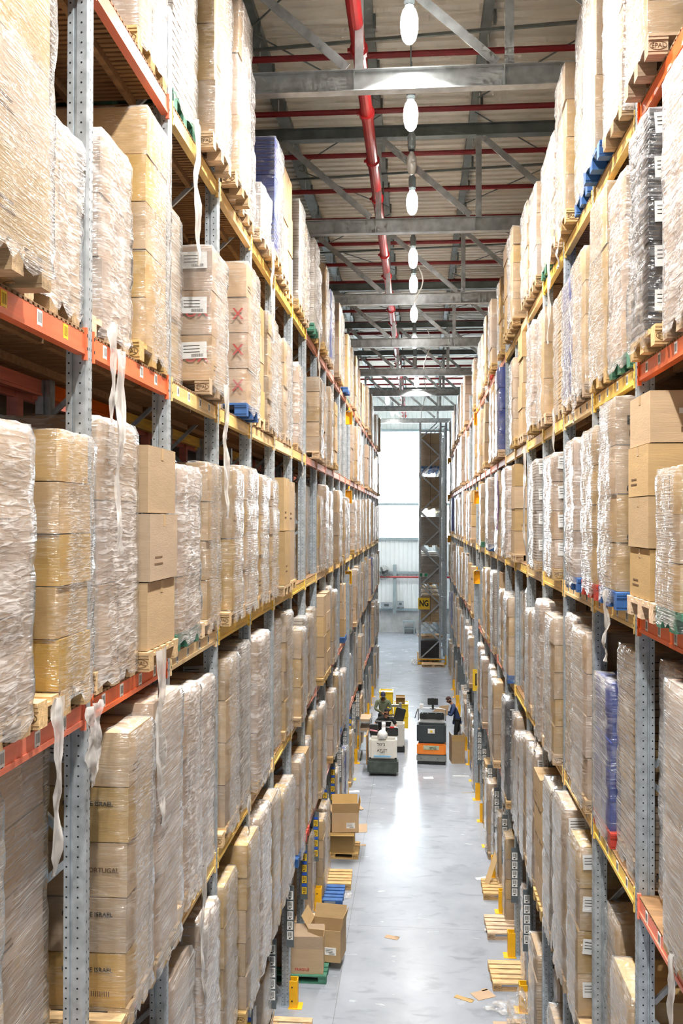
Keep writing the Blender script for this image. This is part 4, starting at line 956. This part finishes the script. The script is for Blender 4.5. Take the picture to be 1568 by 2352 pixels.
# yellow crates with cardboard on the forks
def crate(lab, x, y, z, w, l, hgt):
    c = thing('plastic_crate', lab, 'crate', (x, y, z)); b = MB()
    b.box((0, 0, .01), (w, l, .02))
    for s in (-1, 1): b.box((s * w / 2, 0, hgt / 2), (.02, l, hgt)); b.box((0, s * l / 2, hgt / 2), (w, .02, hgt))
    b.build('crate_body', 'yplastic', c); b = MB()
    for s in (-1, 1): b.box((s * (w / 2 + .012), 0, hgt - .02), (.03, l + .05, .035)); b.box((0, s * (l / 2 + .012), hgt - .02), (w + .05, .03, .035))
    b.build('rim', 'yplastic', c); b = MB(); b.box((0, 0, hgt * .9), (w * .92, l * .92, .02)); b.build('white_contents', 'paper', c); return c
floor_pallet('pallet on the forks of the second truck', -.86, 33.6, PI / 2, 0, .158)
crate('yellow plastic crate behind the man in olive, at left', -1.13, 33.9, .304, .46, .6, .62); crate('yellow plastic crate stacked behind the hooded man', -1.13, 33.9, .926, .46, .6, .60)
crate('yellow plastic crate under the small carton, lower', -.58, 33.5, .304, .50, .6, .45); crate('yellow plastic crate under the small carton, upper', -.58, 33.5, .756, .50, .6, .42)
open_carton('small_carton', 'small closed carton on top of the right yellow crate', (-.60, 33.5, 1.18), .05, (.32, .35, .24), (-2, None, None, None))
# flat-bed trolley with board panels left of the trucks
t = thing('order_trolley', 'grey shelved trolley with flat cartons left of the trucks', 'trolley', (-1.68, 30.2, 0))
b = MB()
for z in (.35, .95, 1.25): b.box((0, 0, z), (.36, .9, .03))
for x in (-.17, .17):
    for y in (-.43, .43): b.box((x, y, .75), (.03, .03, 1.3))
b.build('frame', 'galv', t); b = MB(); b.box((0, 0, 1.31), (.34, .8, .08)); b.box((0, 0, 1.01), (.34, .8, .09)); b.build('flat_cartons', 'carton', t)
for (x, y) in ((-.15, -.4), (.15, -.4), (-.15, .4), (.15, .4)): wheel(t, (x, y, .06), .06, .03, 'castor')

# orange truck
t = thing('pallet_truck', 'orange and charcoal ride-on truck with screen, nobody on it', 'pallet truck', (.46, 29.5, 0), -.05)
b = MB(); b.box((0, .25, .20), (.95, .5, .24)); b.build('steel_skirt', 'truckgrey', t, bevel=.035)
b = MB(); b.box((0, .24, .05), (.90, .44, .08)); b.build('underside', 'rubber', t)
b = MB(); b.box((0, .27, .485), (.93, .54, .37)); b.build('orange_hood', 'truckorange', t, bevel=.04)
b = MB(); b.box((0, .27, .99), (.935, .54, .66)); b.build('charcoal_cover', 'charcoal', t, bevel=.07)
b = MB(); b.box((0, .32, 1.335), (.84, .42, .03)); b.build('tray', 'steel', t, bevel=.01)
b = MB(); b.box((0, .62, 1.42), (.80, .2, .26)); b.box((-.22, .5, 1.50), (.2, .16, .14)); b.box((.22, .5, 1.50), (.2, .16, .14)); b.build('dashboard', 'blackp', t, bevel=.03)
b = MB(); b.tube([(-.44, .55, 1.3), (-.44, .55, 1.66), (-.3, .55, 1.70), (.3, .55, 1.70), (.44, .55, 1.66), (.44, .55, 1.3)], .018, 8); b.build('guard_rail', 'steel', t)
b = MB(); b.cyl((.03, .55, 1.66), (.03, .55, 1.82), .035, 10); b.box((.03, .55, 1.69), (.2, .12, .03)); b.build('screen_stand', 'blackp', t)
b = MB(); b.box((.03, .54, 1.92), (.34, .06, .22)); b.box((.03, .50, 2.0), (.10, .06, .09)); b.build('screen', 'blackp', t, bevel=.012)
b = MB(); b.box((-.34, .58, 1.76), (.12, .1, .12)); b.cyl((-.36, .58, 1.8), (-.36, .58, 1.92), .006, 6); b.build('radio_unit', 'white', t, bevel=.01)
b = MB(); b.tube([(-.45, .5, 1.68), (-.5, .46, 1.55), (-.53, .46, 1.45), (-.55, .46, 1.38)], .014, 6); b.build('cable', 'blackp', t)
b = MB(); b.box((.0, -.012, 1.08), (.22, .01, .15)); b.build('white_sticker', 'paper', t)
b = MB(); b.cyl((.0, -.017, 1.07), (.0, -.022, 1.07), .04, 12); b.build('round_emblem', 'yplastic', t)
b = MB(); b.box((.0, -.008, .55), (.50, .01, .13)); b.build('torn_decal', mat('torn_grey_decal', (.42, .46, .32), .6, var=.3), t)
text('STILL', .10, 'ink', t, (.06, -.018, .53), FACE_CAM, 'maker_lettering')
b = MB(); b.box((-.32, -.004, .2), (.03, .01, .02)); b.box((.2, -.004, .2), (.03, .01, .02)); b.build('bolt', 'hole', t)
b = MB(); b.box((0, .95, .10), (.85, .7, .06)); b.build('platform', 'rubber', t)
b = MB()
for x in (-.27, .27): b.box((x, 2.3, .12), (.16, 1.8, .07))
b.build('forks', 'truckgrey', t)
for x in (-.38, .38): wheel(t, (x, .4, .08), .08, .06)

# ------------------------------------------------------------------ people
def skinned(name, joints, edges, m, parent, root, sub=2):
    names = list(joints); me = bpy.data.meshes.new(name)
    me.from_pydata([joints[n][0] for n in names], [(names.index(a), names.index(c)) for a, c in edges], [])
    ob = bpy.data.objects.new(name, me); COL.objects.link(ob)
    sk = ob.modifiers.new('Skin', 'SKIN'); sk.use_smooth_shade = True; sk.branch_smoothing = .4
    for i, n in enumerate(names):
        r = joints[n][1]; r = (r, r) if not isinstance(r, tuple) else r
        me.skin_vertices[0].data[i].radius = r; me.skin_vertices[0].data[i].use_root = (n == root)
    sb = ob.modifiers.new('Sub', 'SUBSURF'); sb.levels = sub; sb.render_levels = sub
    out = eval_mesh(ob, name); bpy.data.objects.remove(ob); out.materials.clear(); out.materials.append(M[m])
    out.polygons.foreach_set('use_smooth', [True] * len(out.polygons))
    return link(name, out, parent)
def V(*a): return Vector(a)
def hand_chain(J, E, side, wrist, d, palm_n, grip=True):
    """palm plus four bent fingers and a thumb leaving the side of the palm"""
    d = d.normalized(); n = palm_n.normalized(); s = d.cross(n).normalized()
    J['palm' + side] = (wrist + d * .045, (.036, .018)); E.append(('wrist' + side, 'palm' + side))
    J['knuck' + side] = (wrist + d * .085, (.038, .014)); E.append(('palm' + side, 'knuck' + side))
    for i, (off, L) in enumerate(((-.030, .062), (-.010, .072), (.011, .068), (.030, .054))):
        a = 'f%d%s' % (i, side); p0 = wrist + d * .095 + s * off
        cur = (-n) if grip else (-n * .3)
        p1 = p0 + (d * .6 + cur * .6).normalized() * L * .5; p2 = p1 + (d * .1 + cur).normalized() * L * .5
        J[a + 'a'] = (p0, .0095); J[a + 'b'] = (p1, .009); J[a + 'c'] = (p2, .0075)
        E += [('knuck' + side, a + 'a'), (a + 'a', a + 'b'), (a + 'b', a + 'c')]
    sg = -1 if side == 'L' else 1
    p0 = wrist + d * .035 + s * .040 * sg; p1 = p0 + (d * .7 + s * .5 * sg - n * .5).normalized() * .035; p2 = p1 + (d * .6 - n * .8).normalized() * .03
    J['th0' + side] = (p0, .012); J['th1' + side] = (p1, .011); J['th2' + side] = (p2, .009)
    E += [('palm' + side, 'th0' + side), ('th0' + side, 'th1' + side), ('th1' + side, 'th2' + side)]
def person(label, loc, rz, pose, skin, top, legs, sleeves, cap, beard=False, lean=0.0, hood=False, gloves=False):
    t = thing('person', label, 'person', loc, rz)
    P = pose
    J = {}; E = []
    def add(n, p, r): J[n] = (Vector(p), r)
    add('pelvis', P['pelvis'], (.12, .09)); add('waist', P['waist'], (.11, .08)); add('chest', P['chest'], (.125, .085)); add('neck', P['neck'], .055)
    hd = Vector(P['head']); nk = Vector(P['neck']); up = (hd - nk).normalized(); fw = Vector(P['face']).normalized()
    add('jaw', nk + up * .055 + fw * .018, (.062, .068)); add('skull', hd + fw * .005, (.078, .092)); add('crown', hd + up * .075, (.058, .068))
    E += [('pelvis', 'waist'), ('waist', 'chest'), ('chest', 'neck'), ('neck', 'jaw'), ('jaw', 'skull'), ('skull', 'crown')]
    for s in 'LR':
        sh, el, wr, hip, kn, an = (Vector(P[k + s]) for k in ('sh', 'el', 'wr', 'hip', 'kn', 'an'))
        add('sh' + s, sh, .040); add('el' + s, el, .041); add('wrist' + s, wr, (.028, .022)); E += [('chest', 'sh' + s), ('sh' + s, 'el' + s), ('el' + s, 'wrist' + s)]
        add('hip' + s, hip, .078); add('kn' + s, kn, .057); add('an' + s, an, .042); E += [('pelvis', 'hip' + s), ('hip' + s, 'kn' + s), ('kn' + s, 'an' + s)]
        ft = Vector(P.get('toe', (0, -1, 0))); add('heel' + s, an + Vector((0, 0, -.045)) - ft * .03, (.036, .03)); add('toe' + s, an + Vector((0, 0, -.055)) + ft * .16, (.040, .022)); E += [('an' + s, 'heel' + s), ('heel' + s, 'toe' + s)]
        hand_chain(J, E, s, wr, (wr - el), Vector(P['palm']))
    skinned('body', J, E, skin, t, 'pelvis', 2)
    # face: nose, eyes, ears on the head
    side = up.cross(fw).normalized(); b = MB(); hc = hd + fw * .005
    def at(f, s, u): return hc + fw * f + side * s + up * u
    b.cyl(at(.078, 0, .012), at(.112, 0, -.022), .010, 6, 0, .017); 
    for q in (-1, 1): b.cyl(at(-.005, q * .070, .012), at(-.012, q * .092, .0), .026, 8, 0, .018)
    b.build('nose_and_ears', skin, t, True)
    b = MB()
    for q in (-1, 1): b.cyl(at(.086, q * .030, .008), at(.0905, q * .030, .008), .0055, 6); b.bar(at(.089, q * .018, .026), at(.086, q * .044, .025), .004, .005)
    b.bar(at(.090, -.020, -.052), at(.090, .020, -.052), .004, .004)
    b.build('eyes_and_brows', 'hair', t)
    # hair and cap: a shell over the upper head
    def shell(r0, a0, a1, m, name, squash=(1, 1, 1), c=0, front=9):
        b = MB(); n = 20; kk = 8
        for i in range(kk + 1):
            a = a0 + (a1 - a0) * i / kk
            for j in range(n):
                p = 2 * PI * j / n; lx = math.sin(a) * math.cos(p) * r0 * .92; ly = math.sin(a) * math.sin(p) * r0 * 1.08; lz = math.cos(a) * r0
                b.v.append(tuple(hc + side * lx * squash[0] + fw * (ly * squash[1] - .006) + up * (lz * squash[2] + c)))
        for i in range(kk):
            for j in range(n):
                q = (j + 1) % n
                if math.sin(2 * PI * (j + .5) / n) > front: continue
                b.f.append((i * n + j, (i + 1) * n + j, (i + 1) * n + q, i * n + q)); b.m.append(0)
        return b.build(name, m, t, True)
    shell(.096, .02, 1.22, cap, 'cap', (1, 1.02, 1.05), .034)
    if cap == 'navy_cap':
        b = MB(); b.box(hc + fw * .125 + up * .052, (.001, .001, .001)); 
        k0 = len(b.v)
        for s_ in (-1, -.5, 0, .5, 1): b.v.append(tuple(hc + side * s_ * .062 + fw * .085 + up * .055)); b.v.append(tuple(hc + side * s_ * .058 + fw * (.155 - .03 * abs(s_)) + up * .035))
        for i in range(4): b.f.append((k0 + 2 * i, k0 + 2 * i + 1, k0 + 2 * i + 3, k0 + 2 * i + 2)); b.m.append(0)
        b.build('cap_peak', cap, t)
    b = MB()
    if beard:
        n = 16
        for i in range(5):
            a = 1.75 + .25 * i
            for j in range(n):
                p = -.35 + (PI + .7) * j / (n - 1); r0 = .088 + .004 * math.sin(j * 3)
                b.v.append(tuple(hc + side * math.sin(a) * math.cos(p) * r0 * .98 + fw * (math.sin(a) * math.sin(p) * r0 * 1.12) + up * (math.cos(a) * r0 * 1.18 - .004)))
        for i in range(4):
            for j in range(n - 1): b.f.append((i * n + j, (i + 1) * n + j, (i + 1) * n + j + 1, i * n + j + 1)); b.m.append(0)
        b.build('beard', 'hair', t, True)
    shell(.088, .9, 1.75, 'hair', 'hair', (1.0, .95, 1.0), .012, .25)
    # clothes
    C = {}; G = []
    def ca(n, p, r): C[n] = (Vector(p), r)
    ca('pelvis', P['pelvis'], (.160, .120)); ca('waist', P['waist'], (.150, .115)); ca('chest', P['chest'], (.178, .130)); ca('neck', nk - up * .03, (.075, .07))
    ca('hem', Vector(P['pelvis']) - Vector((0, 0, .07)), (.168, .128)); G += [('hem', 'pelvis'), ('pelvis', 'waist'), ('waist', 'chest'), ('chest', 'neck')]
    for s in 'LR':
        sh, el, wr = (Vector(P[k + s]) for k in ('sh', 'el', 'wr'))
        ca('sh' + s, sh, .072); G.append(('chest', 'sh' + s))
        if sleeves == 'long': ca('el' + s, el, .056); ca('cuff' + s, wr + (el - wr) * .1, .041); G += [('sh' + s, 'el' + s), ('el' + s, 'cuff' + s)]
        else: ca('cuff' + s, sh + (el - sh) * .82, .064); G += [('sh' + s, 'cuff' + s)]
    skinned('top', C, G, top, t, 'pelvis', 2)
    C = {}; G = []
    ca('pelvis', Vector(P['pelvis']) + Vector((0, 0, -.03)), (.135, .105))
    for s in 'LR':
        hip, kn, an = (Vector(P[k + s]) for k in ('hip', 'kn', 'an'))
        ca('hip' + s, hip, .102); ca('kn' + s, kn, .072); ca('hem' + s, an + Vector((0, 0, .02)), .060); G += [('pelvis', 'hip' + s), ('hip' + s, 'kn' + s), ('kn' + s, 'hem' + s)]
    skinned('trousers', C, G, legs, t, 'pelvis', 2)
    for s in 'LR':
        an = Vector(P['an' + s]); ft = Vector(P.get('toe', (0, -1, 0))); b = MB(); rot = Matrix.Rotation(math.atan2(-ft.x, ft.y), 3, 'Z')
        b.box(an + Vector((0, 0, -.045)) + ft * .07, (.095, .28, .09), 0, rot); b.build('shoe', 'rubber', t, bevel=.03)
        if gloves:
            C = {}; G = []; wr, el = Vector(P['wr' + s]), Vector(P['el' + s]); C['wrist' + s] = (wr, (.034, .028)); hand_chain(C, G, s, wr, wr - el, Vector(P['palm']))
            for k in C:
                r_ = C[k][1]; C[k] = (C[k][0], tuple(x + .004 for x in r_) if isinstance(r_, tuple) else r_ + .003)
            skinned('glove', C, G, 'blackp', t, 'wrist' + s, 1)
    if hood:
        b = MB(); P_ = [tuple(nk + side * math.cos(a) * .105 + fw * math.sin(a) * .085 - up * (.045 + .03 * math.sin(a))) for a in [i * 2 * PI / 30 for i in range(31)]]; 
        nn = 10
        for i in range(30):
            c_ = Vector(P_[i]); o_ = (c_ - nk); o_ = (o_ - up * o_.dot(up)).normalized()
            for j in range(nn): a_ = 2 * PI * j / nn; b.v.append(tuple(c_ + (o_ * math.cos(a_) + up * math.sin(a_) * 1.3) * .030))
        for i in range(30):
            for j in range(nn): i2 = (i + 1) % 30; j2 = (j + 1) % nn; b.f.append((i * nn + j, i * nn + j2, i2 * nn + j2, i2 * nn + j)); b.m.append(0)
        b.build('hood', top, t, True)
        b = MB(); b.bar(Vector(P['chest']) + fw * .140 + up * .12, Vector(P['waist']) + fw * .13, .012, .006); b.build('zip', 'steel', t)
    return t
std = dict(pelvis=(0, 0, .95), waist=(0, -.005, 1.12), chest=(0, -.01, 1.32), neck=(0, -.01, 1.49), head=(0, -.03, 1.63), face=(0, -1, -.12), palm=(0, 0, 1),
           hipL=(-.10, 0, .90), knL=(-.11, -.03, .50), anL=(-.12, .02, .09), hipR=(.10, 0, .90), knR=(.11, -.03, .50), anR=(.12, .02, .09),
           shL=(-.20, 0, 1.42), elL=(-.27, -.04, 1.15), wrL=(-.24, -.24, 1.05), shR=(.20, 0, 1.42), elR=(.27, -.04, 1.15), wrR=(.24, -.24, 1.05))
p1 = dict(std, head=(.03, -.07, 1.63), neck=(.0, -.03, 1.49), chest=(0, -.02, 1.32), face=(.75, -.66, -.16), elL=(-.36, -.05, 1.22), wrL=(-.30, -.30, 1.16), elR=(.34, -.05, 1.18), wrR=(.16, -.28, 1.13))
person('bearded man in black T-shirt and backwards cap driving the white truck', (-.98, 29.12, .13), 0, p1, 'skin_a', 'blackcloth', 'blackcloth', 'short', 'blackcloth', beard=True)
p2 = dict(std, head=(0, -.06, 1.62), face=(.05, -.9, -.42), elL=(-.27, -.08, 1.16), wrL=(-.04, -.30, 1.08), elR=(.27, -.06, 1.17), wrR=(.12, -.32, 1.10))
person('young man in olive hooded jacket and navy cap standing behind', (-1.17, 31.85, .13), 0, p2, 'skin_b', 'olive', 'blackcloth', 'long', 'navy_cap', hood=True)
p3 = dict(std, pelvis=(.03, 0, .95), waist=(.0, -.0, 1.13), chest=(-.06, -.0, 1.33), neck=(-.17, -.0, 1.50), head=(-.25, -.02, 1.62), face=(-.86, -.22, -.52), toe=(-.95, -.3, 0), palm=(0, 0, 1),
          shL=(-.08, -.19, 1.42), elL=(-.18, -.27, 1.14), wrL=(-.34, -.20, 1.20), shR=(-.08, .17, 1.42), elR=(-.20, .2, 1.14), wrR=(-.38, .08, 1.18),
          hipL=(.03, -.10, .90), knL=(-.03, -.11, .50), anL=(.02, -.14, .09), hipR=(.04, .10, .90), knR=(.10, .11, .50), anR=(.20, .12, .09))
person('man in navy sweater and dark beanie bending beside the orange truck', (1.36, 31.9, 0), 0, p3, 'skin_a', 'navycloth', 'blackcloth', 'long', 'maroon_cap', beard=True, gloves=True)
b = MB(); b.v += [(-.30, 0, -.16), (.10, 0, -.16), (.16, .02, .18), (-.12, .02, .16), (-.40, .01, -.03)]; b.f.append((0, 1, 2, 3, 4)); b.m.append(0)
b.v += [(x, y + .012, z) for (x, y, z) in b.v[:5]]; b.f.append((9, 8, 7, 6, 5)); b.m.append(0)
for i in range(5): j = (i + 1) % 5; b.f.append((i, i + 5, j + 5, j)); b.m.append(0)
tag(b.build('cardboard_sheet', 'carton', loc=(.94, 31.62, 1.30)), 'brown cardboard sheet held by the man in navy sweater', 'cardboard')
# ------------------------------------------------------------------ light and camera
w = bpy.data.worlds.new('World'); SC.world = w; w.use_nodes = True
w.node_tree.nodes['Background'].inputs['Color'].default_value = (.85, .9, 1, 1); w.node_tree.nodes['Background'].inputs['Strength'].default_value = 0.0
cam = bpy.data.cameras.new('Camera'); co = bpy.data.objects.new('Camera', cam); COL.objects.link(co); SC.camera = co
cam.sensor_fit = 'VERTICAL'; cam.sensor_height = 36; cam.lens = 36 * 2100.05 / 2352
co.location = (0, 0, H); co.rotation_euler = (Matrix.Rotation(.0827, 3, 'Z') @ Matrix.Rotation(PI / 2 + .0069, 3, 'X') @ Matrix.Rotation(.0026, 3, 'Z')).to_euler()
cam.clip_start = .05; cam.clip_end = 200
SC.view_settings.view_transform = 'Standard'; SC.view_settings.look = 'None'; SC.view_settings.gamma = 1; SC.view_settings.use_curve_mapping = False
SC.view_settings.exposure = 0.27
SC.cycles.use_denoising = True
SC.cycles.use_adaptive_sampling = True; SC.cycles.adaptive_threshold = .15; SC.cycles.adaptive_min_samples = 12
SC.cycles.max_bounces = 3; SC.cycles.diffuse_bounces = 3; SC.cycles.glossy_bounces = 2; SC.cycles.transparent_max_bounces = 8; SC.cycles.transmission_bounces = 2
SC.cycles.sample_clamp_indirect = 6; SC.cycles.sample_clamp_direct = 0
SC.cycles.caustics_reflective = False; SC.cycles.caustics_refractive = False
print('LOADS', N_LOADS, 'OBJ', len(bpy.data.objects))
